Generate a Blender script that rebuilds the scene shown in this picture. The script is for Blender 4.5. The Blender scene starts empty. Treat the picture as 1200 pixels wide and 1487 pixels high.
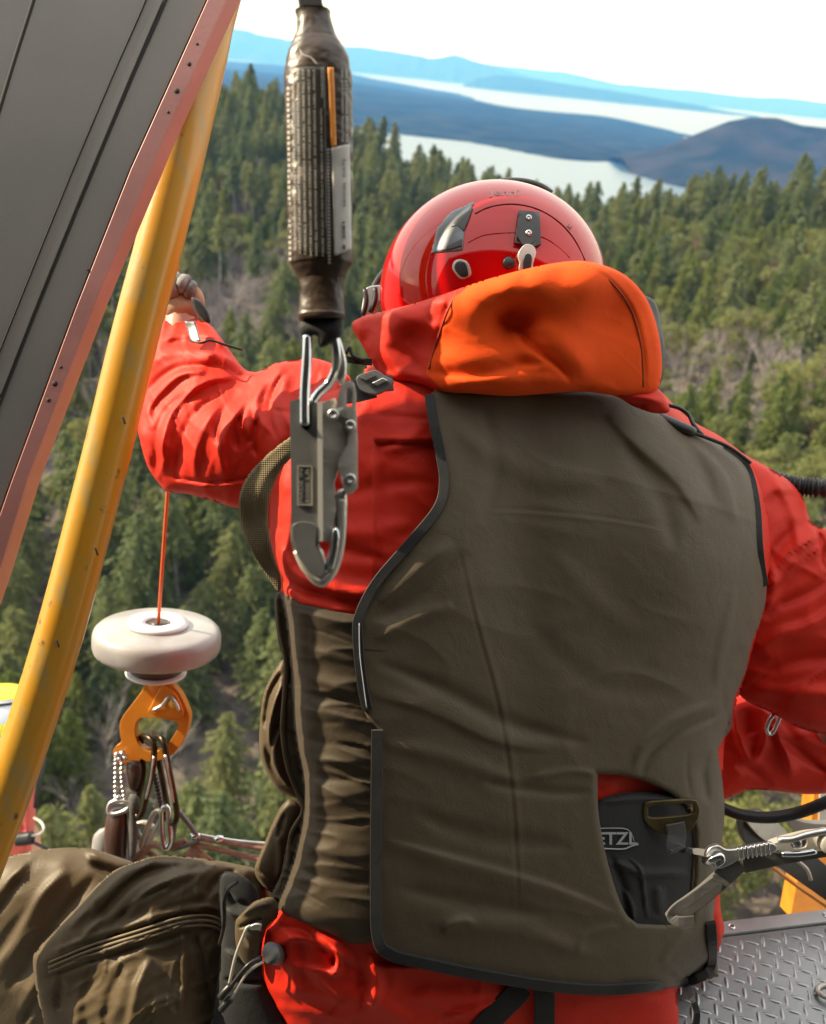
import bpy, bmesh, math, random
import numpy as np
from mathutils import Vector, Matrix, geometry, noise as mnoise
R = math.radians
rng = np.random.default_rng(7)
random.seed(7)
sc = bpy.context.scene
col = sc.collection

# ------------------------------------------------------------------ camera
F = 1290.0                     # focal length in units of a 1200 wide frame
CAM_H = 300.0                  # hovering 300 m over the sea
PITCH, ROLL = R(26.46), R(6.0)
cam_pos = np.array([0.0, 0.0, CAM_H])
fwd = np.array([0, math.cos(PITCH), -math.sin(PITCH)])
up0 = np.array([0, math.sin(PITCH), math.cos(PITCH)])
rt0 = np.array([1.0, 0, 0])
rt = rt0 * math.cos(ROLL) + up0 * math.sin(ROLL)
up = up0 * math.cos(ROLL) - rt0 * math.sin(ROLL)
cd = bpy.data.cameras.new('camera')
cam = bpy.data.objects.new('camera', cd)
col.objects.link(cam)
M = Matrix(((rt[0], up[0], -fwd[0], 0), (rt[1], up[1], -fwd[1], 0), (rt[2], up[2], -fwd[2], CAM_H), (0, 0, 0, 1)))
cam.matrix_world = M
cd.sensor_width = 36; cd.lens = 36 * F / 1487.0
cd.clip_start = 0.05; cd.clip_end = 400000
cd.dof.use_dof = True; cd.dof.focus_distance = 1.02; cd.dof.aperture_fstop = 6
sc.camera = cam

# ------------------------------------------------------------------ sky, sun
SUN_AZ, SUN_EL = R(-81), R(34)          # to the left of and ahead of the camera
sun_dir = Vector((math.sin(SUN_AZ) * math.cos(SUN_EL), math.cos(SUN_AZ) * math.cos(SUN_EL), math.sin(SUN_EL)))
w = bpy.data.worlds.new('World'); sc.world = w; w.use_nodes = True
nt = w.node_tree; nt.nodes.clear()
o_ = nt.nodes.new('ShaderNodeOutputWorld'); bg = nt.nodes.new('ShaderNodeBackground'); bg.inputs[1].default_value = 0.13
sk = nt.nodes.new('ShaderNodeTexSky'); sk.sky_type = 'NISHITA'; sk.sun_disc = False
sk.sun_elevation = SUN_EL; sk.sun_rotation = SUN_AZ; sk.dust_density = 2.0; sk.air_density = 1.0
tc = nt.nodes.new('ShaderNodeTexCoord'); mp = nt.nodes.new('ShaderNodeMapping'); mp.inputs['Scale'].default_value = (1, 1, 3.2)
nz = nt.nodes.new('ShaderNodeTexNoise'); nz.inputs['Scale'].default_value = 1.7; nz.inputs['Detail'].default_value = 6
rp = nt.nodes.new('ShaderNodeValToRGB'); rp.color_ramp.elements[0].position = 0.25; rp.color_ramp.elements[1].position = 0.5
rp.color_ramp.elements[0].color = (.72, .72, .72, 1)
mx = nt.nodes.new('ShaderNodeMix'); mx.data_type = 'RGBA'; mx.inputs['B'].default_value = (6.6, 6.6, 6.45, 1)
L = nt.links.new
L(tc.outputs['Generated'], mp.inputs[0]); L(mp.outputs[0], nz.inputs['Vector']); L(nz.outputs['Fac'], rp.inputs[0])
L(rp.outputs[0], mx.inputs['Factor']); L(sk.outputs[0], mx.inputs['A']); L(mx.outputs['Result'], bg.inputs[0]); L(bg.outputs[0], o_.inputs[0])
sd = bpy.data.lights.new('sun', 'SUN'); sd.energy = 5.0; sd.angle = R(0.53); sd.color = (1, .86, .66)
so = bpy.data.objects.new('sun', sd); col.objects.link(so)
so.rotation_euler = (-sun_dir).to_track_quat('-Z', 'Y').to_euler()
so.location = (-30, 20, CAM_H + 40)
sc.view_settings.view_transform = 'Standard'; sc.view_settings.look = 'None'; sc.view_settings.exposure = 1.1; sc.view_settings.gamma = 1
sc.view_settings.use_curve_mapping = False
sc.cycles.volume_bounces = 0; sc.cycles.volume_max_steps = 64
sc.cycles.use_denoising = True
sc.cycles.max_bounces = 6

# ------------------------------------------------------------------ helpers
def P(px, py, d):
    """point seen at (px, py) of the 1200x1487 frame, d metres along the view axis"""
    px, py, d = np.asarray(px, float), np.asarray(py, float), np.asarray(d, float)
    a = (px - 600) / F; b = (743.5 - py) / F
    return cam_pos + d[..., None] * (fwd + a[..., None] * rt + b[..., None] * up)
def proj(p):
    q = np.asarray(p) - cam_pos
    d = q @ fwd
    return 600 + F * (q @ rt) / d, 743.5 - F * (q @ up) / d, d
def ground(px, py, z=0.0):
    r = fwd + (px - 600) / F * rt + (743.5 - py) / F * up
    return cam_pos + r * ((z - CAM_H) / r[2])
def tag(o, label=None, cat=None, group=None, kind=None):
    if label: o['label'] = label
    if cat: o['category'] = cat
    if group: o['group'] = group
    if kind: o['kind'] = kind
    return o
def link(name, me, mat=None, parent=None, smooth=True):
    o = bpy.data.objects.new(name, me); col.objects.link(o)
    if mat is not None:
        for m in (mat if isinstance(mat, (list, tuple)) else [mat]): me.materials.append(m)
    if smooth: me.shade_smooth()
    if parent is not None:
        o.parent = parent
        o.matrix_parent_inverse = parent.matrix_basis.inverted()   # parent is top level or world aligned
    return o
def empty(name, loc, label=None, cat=None, group=None):
    o = bpy.data.objects.new(name, None); col.objects.link(o); o.location = Vector([float(c) for c in loc]); o.empty_display_size = .1
    return tag(o, label, cat, group)
def mesh(verts, faces, name='m'):
    me = bpy.data.meshes.new(name)
    me.from_pydata(np.asarray(verts, float).tolist(), [], faces if isinstance(faces, list) else np.asarray(faces).tolist()); me.update()
    return me
def vnoise(x, y, seed=0):
    """smooth value noise in numpy"""
    xi = np.floor(x).astype(np.int64); yi = np.floor(y).astype(np.int64)
    fx = x - xi; fy = y - yi
    fx = fx * fx * (3 - 2 * fx); fy = fy * fy * (3 - 2 * fy)
    def h(a, b):
        n = (a * 374761393 + b * 668265263 + seed * 1442695041) & 0x7fffffff
        n = ((n ^ (n >> 13)) * 1274126177) & 0x7fffffff
        return ((n ^ (n >> 16)) & 0xffff) / 32768.0 - 1.0
    return (h(xi, yi) * (1 - fx) + h(xi + 1, yi) * fx) * (1 - fy) + (h(xi, yi + 1) * (1 - fx) + h(xi + 1, yi + 1) * fx) * fy
def fbm(x, y, seed=0, o=4):
    s = 0; a = 1.0
    for i in range(o):
        s = s + a * vnoise(x * 2 ** i, y * 2 ** i, seed + i); a *= .5
    return s

# ------------------------------------------------------------------ materials
def newmat(name):
    m = bpy.data.materials.new(name); m.use_nodes = True
    return m, m.node_tree, m.node_tree.nodes['Principled BSDF']
def N(nt, t, **kw):
    n = nt.nodes.new(t)
    for k, v in kw.items():
        if k.startswith('_'): setattr(n, k[1:], v)
        else: n.inputs[k.replace('__', ' ')].default_value = v
    return n
def simple(name, c, rough=.5, metal=0, c2=None, scale=8, bump=0, bscale=200, coat=0, spec=.5, coord='Object', detail=4):
    m, t, b = newmat(name)
    b.inputs['Base Color'].default_value = (*c, 1); b.inputs['Roughness'].default_value = rough; b.inputs['Metallic'].default_value = metal
    b.inputs['Coat Weight'].default_value = coat; b.inputs['Coat Roughness'].default_value = .05; b.inputs['Specular IOR Level'].default_value = spec
    g = N(t, 'ShaderNodeTexCoord')
    if c2:
        n = N(t, 'ShaderNodeTexNoise', Scale=scale, Detail=detail); t.links.new(g.outputs[coord], n.inputs['Vector'])
        r = N(t, 'ShaderNodeValToRGB'); r.color_ramp.elements[0].position = .35; r.color_ramp.elements[1].position = .65
        r.color_ramp.elements[0].color = (*c, 1); r.color_ramp.elements[1].color = (*c2, 1)
        t.links.new(n.outputs['Fac'], r.inputs[0]); t.links.new(r.outputs[0], b.inputs['Base Color'])
    if bump:
        n2 = N(t, 'ShaderNodeTexNoise', Scale=bscale, Detail=3); t.links.new(g.outputs[coord], n2.inputs['Vector'])
        bp = N(t, 'ShaderNodeBump', Strength=bump, Distance=.001); t.links.new(n2.outputs['Fac'], bp.inputs['Height']); t.links.new(bp.outputs[0], b.inputs['Normal'])
    return m
def leafmat(name, c1, c2, c3):
    m, t, b = newmat(name)
    oi = N(t, 'ShaderNodeObjectInfo'); g = N(t, 'ShaderNodeTexCoord')
    n = N(t, 'ShaderNodeTexNoise', Scale=.9, Detail=3); t.links.new(g.outputs['Object'], n.inputs['Vector'])
    r = N(t, 'ShaderNodeValToRGB'); e = r.color_ramp.elements
    e[0].color = (*c1, 1); e[1].color = (*c3, 1); k = e.new(.5); k.color = (*c2, 1)
    a = N(t, 'ShaderNodeMath', _operation='MULTIPLY_ADD'); a.inputs[1].default_value = .55
    s = N(t, 'ShaderNodeMath', _operation='MULTIPLY'); s.inputs[1].default_value = .6
    t.links.new(n.outputs['Fac'], s.inputs[0]); t.links.new(oi.outputs['Random'], a.inputs[0]); t.links.new(s.outputs[0], a.inputs[2])
    t.links.new(a.outputs[0], r.inputs[0]); t.links.new(r.outputs[0], b.inputs['Base Color'])
    b.inputs['Roughness'].default_value = .7; b.inputs['Specular IOR Level'].default_value = .25
    tr = N(t, 'ShaderNodeBsdfTranslucent'); t.links.new(r.outputs[0], tr.inputs[0])
    mix = N(t, 'ShaderNodeMixShader', Fac=.45); o = t.nodes['Material Output']
    t.links.new(b.outputs[0], mix.inputs[1]); t.links.new(tr.outputs[0], mix.inputs[2]); t.links.new(mix.outputs[0], o.inputs[0])
    return m
M_fir = leafmat('fir needles', (.066, .098, .050), (.135, .165, .065), (.22, .23, .085))
M_firl = leafmat('young fir needles', (.07, .10, .026), (.12, .155, .036), (.19, .20, .05))
M_round = leafmat('broadleaf foliage', (.085, .115, .035), (.155, .175, .055), (.25, .25, .08))
M_trunk = simple('weathered bark', (.17, .15, .135), .9, c2=(.30, .28, .26), scale=3)
M_bark2 = simple('reddish bark', (.16, .085, .055), .8, c2=(.24, .15, .11), scale=2)
M_twig = simple('bare twigs', (.20, .165, .155), .9, c2=(.28, .24, .23), scale=.6)

# ------------------------------------------------------------------ the wooded hill
cps = [(350, 185, 600), (440, 203, 600), (520, 274, 560), (620, 310, 580), (740, 334, 620), (850, 360, 600), (930, 366, 540), (1010, 334, 500), (1090, 330, 480), (1200, 350, 470),
       (100, 150, 560), (-200, 200, 500), (1500, 360, 450),
       (300, 450, 340), (450, 450, 350), (300, 700, 230), (250, 950, 180), (200, 1200, 140), (20, 900, 190), (50, 600, 270), (100, 400, 370), (-150, 700, 230),
       (600, 450, 380), (800, 450, 380), (1000, 450, 370), (1150, 450, 350), (1100, 620, 250), (1150, 740, 205), (1100, 1250, 125), (1150, 1000, 155), (700, 900, 190), (650, 1300, 130), (1400, 800, 180)]
cp = [P(a, b, c) for a, b, c in cps] + [np.array(v, float) for v in [(0, -200, 200), (-400, -200, 215), (400, -200, 210), (-700, 200, 240), (700, 200, 235), (-600, 900, 190), (-200, 900, 170), (150, 950, 90), (500, 900, 120),
      (0, 1250, 40), (-400, 1300, 60), (400, 1300, 30), (800, 900, 120)]]
cp = np.array(cp); cx, cz = cp[:, :2] / 300.0, cp[:, 2]
def tps(r2): return np.where(r2 > 0, r2 * np.log(r2 + 1e-12), 0)
A = tps(((cx[:, None] - cx[None]) ** 2).sum(-1)) + np.eye(len(cx)) * .01
Q = np.c_[np.ones(len(cx)), cx]
wts = np.linalg.solve(np.block([[A, Q], [Q.T, np.zeros((3, 3))]]), np.r_[cz, 0, 0, 0])
def hill(x, y):
    x = np.asarray(x, float); y = np.asarray(y, float)
    p = np.stack([x.ravel(), y.ravel()], -1) / 300.0
    z = tps(((p[:, None] - cx[None]) ** 2).sum(-1)) @ wts[:-3] + wts[-3] + p @ wts[-2:]
    z = z.reshape(x.shape)
    d = np.hypot(x, y)
    z = z + fbm(x / 45, y / 45, 3) * 2.2 * np.clip(d / 300, .3, 1)
    k = np.clip((np.maximum(np.abs(x) - 750, 0) / 700 + np.maximum(y - 1050, 0) / 500 + np.maximum(-y - 200, 0) / 700), 0, 1)
    z = z * (1 - k) + (-12) * k
    return np.clip(z, -12, 285)
gx = np.linspace(-1500, 1500, 260); gy = np.linspace(-950, 1650, 260)
X, Y = np.meshgrid(gx, gy); Z = hill(X, Y)
V = np.stack([X, Y, Z], -1).reshape(-1, 3)
i = np.arange(259)[:, None] * 260 + np.arange(259)[None]
Fc = np.stack([i, i + 1, i + 261, i + 260], -1).reshape(-1, 4)
m, t, b = newmat('forest floor')
g = N(t, 'ShaderNodeTexCoord'); n1 = N(t, 'ShaderNodeTexNoise', Scale=.035, Detail=8, Roughness=.7); n2 = N(t, 'ShaderNodeTexNoise', Scale=.5, Detail=6)
r1 = N(t, 'ShaderNodeValToRGB'); e = r1.color_ramp.elements; e[0].position = .35; e[0].color = (.055, .046, .038, 1); e[1].position = .7; e[1].color = (.075, .085, .035, 1); k = e.new(.5); k.color = (.115, .095, .085, 1)
mxx = N(t, 'ShaderNodeMix', _data_type='RGBA', _blend_type='MULTIPLY', Factor=.7); r2 = N(t, 'ShaderNodeValToRGB'); r2.color_ramp.elements[0].color = (.35, .35, .35, 1); r2.color_ramp.elements[0].position = .35; r2.color_ramp.elements[1].position = .62; r2.color_ramp.elements[1].color = (1.2, 1.15, 1.1, 1)
for a, c in ((g.outputs['Object'], n1.inputs['Vector']), (g.outputs['Object'], n2.inputs['Vector']), (n1.outputs['Fac'], r1.inputs[0]), (n2.outputs['Fac'], r2.inputs[0]), (r1.outputs[0], mxx.inputs['A']), (r2.outputs[0], mxx.inputs['B']), (mxx.outputs['Result'], b.inputs['Base Color'])): t.links.new(a, c)
b.inputs['Roughness'].default_value = .95
tag(link('ground', mesh(V, Fc), m), 'brown wooded slope dropping away below the helicopter', kind='structure')

# ------------------------------------------------------------------ sea and far land
m, t, b = newmat('sea water')
b.inputs['Base Color'].default_value = (.05, .10, .14, 1); b.inputs['Roughness'].default_value = .28; b.inputs['IOR'].default_value = 1.33; b.inputs['Specular IOR Level'].default_value = 1
g = N(t, 'ShaderNodeTexCoord'); n1 = N(t, 'ShaderNodeTexNoise', Scale=.05, Detail=4); bp = N(t, 'ShaderNodeBump', Strength=.25, Distance=1)
t.links.new(g.outputs['Object'], n1.inputs['Vector']); t.links.new(n1.outputs['Fac'], bp.inputs['Height']); t.links.new(bp.outputs[0], b.inputs['Normal'])
S = 90000
sea = tag(link('sea', mesh([(-S, -S, 0), (S, -S, 0), (S, S, 0), (-S, S, 0)], [(0, 1, 2, 3)]), m), 'bright sea filling the straits between the islands', kind='structure')

def poly_dist(p, poly):
    """distance to a closed polygon outline; inside flag"""
    a = poly; b = np.roll(poly, -1, 0); d2 = np.full(len(p), 1e30); ins = np.zeros(len(p), bool)
    for k in range(len(a)):
        ab = b[k] - a[k]; tt = np.clip(((p - a[k]) @ ab) / (ab @ ab + 1e-12), 0, 1)
        q = p - a[k] - tt[:, None] * ab; d2 = np.minimum(d2, (q * q).sum(1))
        c = (a[k, 1] > p[:, 1]) != (b[k, 1] > p[:, 1])
        with np.errstate(divide='ignore', invalid='ignore'):
            xx = a[k, 0] + (p[:, 1] - a[k, 1]) * ab[0] / (ab[1] if ab[1] else 1e-12)
        ins ^= c & (p[:, 0] < xx)
    return np.sqrt(d2), ins
M_land = simple('distant wooded land', (.008, .015, .012), .95, c2=(.030, .036, .028), scale=.005, detail=10, spec=0)
M_hill = simple('distant rocky hill', (.012, .018, .014), .95, c2=(.036, .033, .030), scale=.006, detail=10, spec=0)
def land(name, pts, peaks, rise, label, mat, seed, n=150, rough=1.0):
    """an island: shoreline given on the sea plane, its height grown from shore distance and peaks"""
    poly = np.array([ground(a, b)[:2] for a, b in pts])
    lo, hi = poly.min(0), poly.max(0)
    X, Y = np.meshgrid(np.linspace(lo[0], hi[0], n), np.linspace(lo[1], hi[1], n))
    p = np.stack([X.ravel(), Y.ravel()], -1); d, ins = poly_dist(p, poly)
    sz = (hi - lo).max(); dd = np.where(ins, d, -d)
    dd = dd + fbm(p[:, 0] / sz * 22, p[:, 1] / sz * 22, seed) * sz * .008
    z = rise * np.tanh(dd / (sz * .04)) * (1 + .55 * fbm(p[:, 0] / sz * 9, p[:, 1] / sz * 9, seed + 5))
    for (a, b, dist, hgt, rad) in peaks:
        c = P(a, b, dist)[:2]; r = np.hypot(*(p - c).T)
        z = z + hgt * np.exp(-(r / rad) ** 2) * np.clip(dd / (rad * 1.1), 0, 1) ** .8 * (1 + .22 * rough * fbm(p[:, 0] / rad * 3, p[:, 1] / rad * 3, seed + 9, 5))
    z = np.where(dd > 0, z, np.maximum(dd * .2, -6))
    i = np.arange(n - 1)[:, None] * n + np.arange(n - 1)[None]
    f = np.stack([i, i + 1, i + n + 1, i + n], -1).reshape(-1, 4)
    f = f[(z[f] > -5.9).any(1)]
    return tag(link(name, mesh(np.c_[p, z], f), mat), label, kind='structure')
land('island', [(-900, 60), (100, 130), (440, 178), (560, 196), (640, 206), (720, 222), (800, 236), (870, 243), (960, 246), (1000, 232), (1000, 196), (960, 186), (925, 181), (890, 173), (800, 168), (700, 150), (660, 136), (600, 126), (520, 112), (440, 99), (380, 92), (200, 80), (-900, -30)],
     [], 62, 'long low wooded island, deep blue in the haze', M_land, 1, 260)
land('headland', [(900, 243), (980, 262), (1020, 285), (1120, 330), (1900, 420), (2300, 300), (1500, 240), (1250, 222), (1100, 214), (1000, 215), (940, 225)],
     [(1090, 200, 3900, 150, 600), (1010, 215, 3600, 40, 350), (1250, 205, 4000, 100, 800)], 24, 'rocky blue headland with brown scree at the right', M_hill, 4, 200)
def range_(name, crest, label, seed, mat, base=0, n=120, depth=2500):
    """a mountain range far off; crest = (px, py, distance) of its skyline"""
    c = np.array([P(a, b, d) for a, b, d in crest]); s = np.linspace(0, len(c) - 1, n)
    pts = np.stack([np.interp(s, np.arange(len(c)), c[:, k]) for k in range(3)], -1)
    pts[:, 2] += fbm(s * 3, s * 0, seed) * 10 * pts[:, 2] / 300
    prof = [(-1, 0), (-.72, .22), (-.5, .42), (-.3, .66), (-.12, .88), (0, 1), (.3, .7), (1, 0)]
    V = []
    for j, (o, h) in enumerate(prof):
        q = pts.copy(); q[:, 1] += o * depth * (1 + .25 * vnoise(s * 4, s * 0 + j, seed)); q[:, 2] = pts[:, 2] * (h + (.10 * vnoise(s * 6, s * 0 + j * 1.7, seed + 3) if 0 < h < 1 else 0)) - (2 if h == 0 else 0)
        V.append(q)
    V = np.concatenate(V); f = []
    for j in range(len(prof) - 1):
        for k in range(n - 1): f.append((j * n + k, j * n + k + 1, (j + 1) * n + k + 1, (j + 1) * n + k))
    return tag(link(name, mesh(V, f), mat), label, kind='structure')
range_('mountains', [(-300, 30, 26000), (100, 30, 29000), (340, 42, 29000), (400, 54, 29000), (450, 62, 29000), (530, 68, 29000), (580, 77, 29000), (625, 84, 29000), (662, 80, 29000), (700, 91, 29000), (735, 101, 29000), (780, 114, 29000), (830, 124, 29000)],
       'pale blue mountain ridge on the horizon', 2, M_land)
range_('hills', [(672, 124, 22000), (690, 116, 22000), (720, 109, 22000), (760, 112, 22000), (800, 119, 22000), (850, 126, 22000), (900, 133, 22000), (960, 144, 22000), (1010, 152, 22000), (1060, 162, 22000), (1100, 168, 22000)], 'low blue hills across the far strait', 5, M_land, depth=900)
range_('far_mountains', [(700, 92, 38000), (820, 104, 38000), (900, 122, 38000), (1000, 130, 38000), (1080, 140, 38000), (1150, 142, 38000), (1230, 154, 38000), (1500, 180, 38000), (1900, 220, 38000)], 'faint mountain range at the right of the horizon', 8, M_land, depth=3000)

# ------------------------------------------------------------------ trees
def quads(c, d, s, asp=1.0):
    """leaf-sized quads: centres c, long directions d, sizes s"""
    n = len(c); r = rng.normal(size=(n, 3)); w_ = np.cross(d, r); w_ /= np.linalg.norm(w_, axis=1)[:, None] + 1e-9
    d = d / (np.linalg.norm(d, axis=1)[:, None] + 1e-9)
    a = d * s[:, None]; b = w_ * (s * asp)[:, None]
    V = np.stack([c - a, c - b * .9, c + a, c + b], 1).reshape(-1, 3)
    return V, np.arange(4 * n).reshape(-1, 4)
def tubes(segs, sides=5):
    V, Fq = [], []
    for p0, p1, r0, r1 in segs:
        p0 = np.array(p0, float); p1 = np.array(p1, float); d = p1 - p0; d /= np.linalg.norm(d) + 1e-9
        u = np.cross(d, (0, 0, 1) if abs(d[2]) < .9 else (1, 0, 0)); u /= np.linalg.norm(u); v = np.cross(d, u); o = len(V)
        for q, r in ((p0, r0), (p1, r1)):
            for k in range(sides):
                a = 2 * math.pi * k / sides; V.append(q + (u * math.cos(a) + v * math.sin(a)) * r)
        for k in range(sides): Fq.append((o + k, o + (k + 1) % sides, o + sides + (k + 1) % sides, o + sides + k))
    return V, Fq
def fir(seed, H=24, wid=.22, low=.16, dens=1.0, leaf=.36):
    global rng; rng = np.random.default_rng(seed)
    C, D, Sz = [], [], []
    nb = int(190 * dens)
    for k in range(nb):
        tt = low + (1 - low) * (k + rng.random()) / nb
        ln = H * wid * (1 - tt) ** .55 * rng.uniform(.45, 1.2) * (1 + .25 * math.sin(k * .21 + seed)) * (1 if tt > low + .12 else .7) + .25
        az = k * 2.4 + rng.normal() * .4; dr = np.array([math.cos(az), math.sin(az), 0]); m_ = max(4, int(ln * 3.0))
        for s in np.linspace(.12, 1, m_):
            p = dr * ln * s + np.array([0, 0, tt * H + ln * (.12 * s - .42 * s * s)])
            for q in range(2):
                side = np.cross(dr, (0, 0, 1)) * rng.normal() * .35 * ln * (1 - s) * .8
                C.append(p + side + rng.normal(size=3) * .12); D.append(dr * rng.uniform(.3, 1) + np.array([0, 0, -rng.uniform(.2, .9)]) + rng.normal(size=3) * .3)
                Sz.append(leaf * rng.uniform(.7, 1.4))
    V, Fq = quads(np.array(C), np.array(D), np.array(Sz), .55)
    tv, tf = tubes([((0, 0, -1.5), (0, 0, H * .5), .26, .16), ((0, 0, H * .5), (0, 0, H * .97), .16, .03)] +
                   [((0, 0, z), (math.cos(a) * 1.3, math.sin(a) * 1.3, z - .1), .04, .015) for z, a in zip(rng.uniform(H * .03, H * low, 7), rng.uniform(0, 6.3, 7))], 6)
    return mesh(V, Fq), mesh(tv, tf)
def roundtree(seed, H=14, rad=4.6):
    global rng; rng = np.random.default_rng(seed)
    C, D, Sz, segs = [], [], [], [((0, 0, -1), (.3, .2, H * .35), .32, .22)]
    for k in range(26):
        th = rng.uniform(0, 6.28); u = rng.uniform(-.25, 1); rr = rad * rng.uniform(.45, .95) * math.sqrt(max(0, 1 - u * u * .8))
        c = np.array([math.cos(th) * rr, math.sin(th) * rr, H * .58 + u * H * .36])
        segs.append(((.3, .2, H * .33), tuple(c), .12, .03))
        br = rng.uniform(.9, 1.7); n = 58
        v = rng.normal(size=(n, 3)); v /= np.linalg.norm(v, axis=1)[:, None]; v[:, 2] = v[:, 2] * .7 + .12
        C.append(c + v * br * rng.uniform(.6, 1.05, (n, 1))); D.append(np.cross(v, rng.normal(size=(n, 3)))); Sz.append(rng.uniform(.18, .38, n))
    V, Fq = quads(np.concatenate(C), np.concatenate(D), np.concatenate(Sz), .7)
    tv, tf = tubes(segs, 5)
    return mesh(V, Fq), mesh(tv, tf)
def baretree(seed, H=16):
    global rng; rng = np.random.default_rng(seed); big, fine = [], []
    def grow(p, d, ln, r, lv):
        q = p + d * ln; (big if lv < 2 else fine).append((p, q, r, r * .6))
        if lv >= 4: return
        for k in range(rng.integers(3, 5) if lv else 9):
            s = rng.uniform(.35, 1); nd = d + rng.normal(size=3) * (.42 if lv else .5) + np.array([0, 0, .15]); nd /= np.linalg.norm(nd)
            grow(p + d * ln * s, nd, ln * rng.uniform(.42, .62), r * .5, lv + 1)
    grow(np.array([0, 0, -1.0]), np.array([rng.normal() * .05, rng.normal() * .05, 1.0]), H * .62, .17, 0)
    a = tubes(fine, 3); b = tubes(big, 5)
    return mesh(*a), mesh(*b)
protos = {'fir': [fir(1, 24, .27), fir(2, 21, .33, .1), fir(3, 27, .2, .35, .9, .42), fir(4, 18, .36, .08, 1, .42), fir(11, 27, .19, .55, .7, .45)],
          'young': [fir(5, 17, .25, .06, .85), fir(6, 19, .22, .05), fir(7, 14, .3, .05, .7)],
          'round': [roundtree(8), roundtree(9, 12, 4.8), roundtree(10, 16, 4.2)],
          'bare': [baretree(21), baretree(22, 14), baretree(23, 19)]}
leafm = {'fir': M_fir, 'young': M_firl, 'round': M_round, 'bare': M_twig}
for k, lst in protos.items():
    for c_, t_ in lst:
        c_.materials.append(leafm[k]); t_.materials.append(M_bark2 if k == 'round' else M_trunk)
rng = np.random.default_rng(99)
sp = 8.0
xs, ys = np.meshgrid(np.arange(-420, 520, sp), np.arange(62, 760, sp))
pts = np.stack([xs.ravel(), ys.ravel()], -1) + rng.uniform(-.48, .48, (xs.size, 2)) * sp
pz = hill(pts[:, 0], pts[:, 1]); P3 = np.c_[pts, pz]
px, py, pd = proj(P3); _, pyt, _ = proj(P3 + np.array([0, 0, 16.]))
vis = (pd > 30) & (px > -160) & (px < 1360) & (py > 60) & (pyt < 1560)
# nothing behind the crest of the hill: keep what sees the camera within a little
for s in (.55, .7, .8, .88, .94):
    q = cam_pos + (P3 + np.array([0, 0, 24]) - cam_pos) * s
    vis &= hill(q[:, 0], q[:, 1]) < q[:, 2] + 2
n0 = fbm(pts[:, 0] / 40, pts[:, 1] / 40, 31, 3); n1_ = rng.random(len(pts)); n2_ = fbm(pts[:, 0] / 18, pts[:, 1] / 18, 41, 2)
def ell(a, b, ra, rb): return ((px - a) / ra) ** 2 + ((py - b) / rb) ** 2 < 1 + .5 * n2_
kind = np.array(['fir'] * len(pts), dtype='<U6')
right = px > 860
kind[(~right) & (n0 > .5) & (py > 200)] = 'round'
kind[(~right) & (n1_ < .36)] = 'young'
kind[(~right) & (n1_ > .955) & (py > 200)] = 'bare'
kind[right & (py < 400) & (n1_ < .45)] = 'young'
kind[right & (py >= 370)] = 'young'
kind[right & (py >= 370) & (n0 > -.35) & (n1_ > .3)] = 'round'
kind[right & (py >= 370) & (n1_ < .08)] = 'fir'
kind[right & (py > 540) & (py < 640) & (n1_ < .6)] = 'bare'
kind[right & (py > 700) & (n1_ < .75)] = 'round'
kind[ell(380, 480, 90, 90) & (n1_ < .8)] = 'bare'
kind[ell(285, 850, 140, 90) & (n0 > -.3)] = 'round'
kind[ell(60, 720, 90, 60)] = 'bare'
kind[ell(1090, 1290, 160, 70)] = 'round'
keep = np.ones(len(pts), bool)
for (a, b, ra, rb, fr) in ((330, 1090, 70, 110, .28), (40, 900, 95, 45, .2), (385, 1210, 50, 70, .05), (170, 1240, 160, 35, .3), (360, 930, 45, 90, .6), (380, 500, 80, 70, 1.0), (60, 720, 90, 60, .6), (1060, 600, 200, 45, .7)):
    z_ = ell(a, b, ra, rb); keep &= ~z_ | (rng.random(len(pts)) < fr)
sel = np.where(vis & keep)[0]
kinds = kind[sel]; scl = rng.uniform(.62, 1.5, len(sel)) * np.where(kinds == 'fir', 1.0, 1.0); rz = rng.uniform(0, 6.28, len(sel)); var = rng.integers(0, 10, len(sel))
tx, ty, tdist = px[sel], py[sel], pd[sel]; tz = P3[sel]
# the operator, the door frame and the pole hide part of the slope
def hidden(x, y):
    op = (x > 420) & (x < 1100) & (y > 560) | (x > 230) & (x < 420) & (y > 480) & (y < 700) | (x > 540) & (x < 960) & (y > 340) & (y < 600) | (y > 1260) & (x < 1010) | (x > 1050) & (y > 680) & (y < 1130) | (x > 415) & (x < 515) & (y < 480)
    fr = x < 350 - y * .43
    return op | fr | (x < -5) | (x > 1205) | (y > 1400)
mid_y = ty - 9 * F / tdist * .8
hid = hidden(tx, mid_y)
size = scl * np.where(kinds == 'fir', 24, 15) / tdist * ~hid
order = np.argsort(-size)
n_ind = 290
shape_of = {'fir': ['broad-crowned', 'wide bushy', 'narrow high-crowned', 'short wide', 'bare-trunked'], 'young': ['dense', 'bushy', 'low'], 'round': ['spreading', 'flat-topped', 'tall-crowned'], 'bare': ['fine-twigged', 'low', 'tall thin']}
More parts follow.
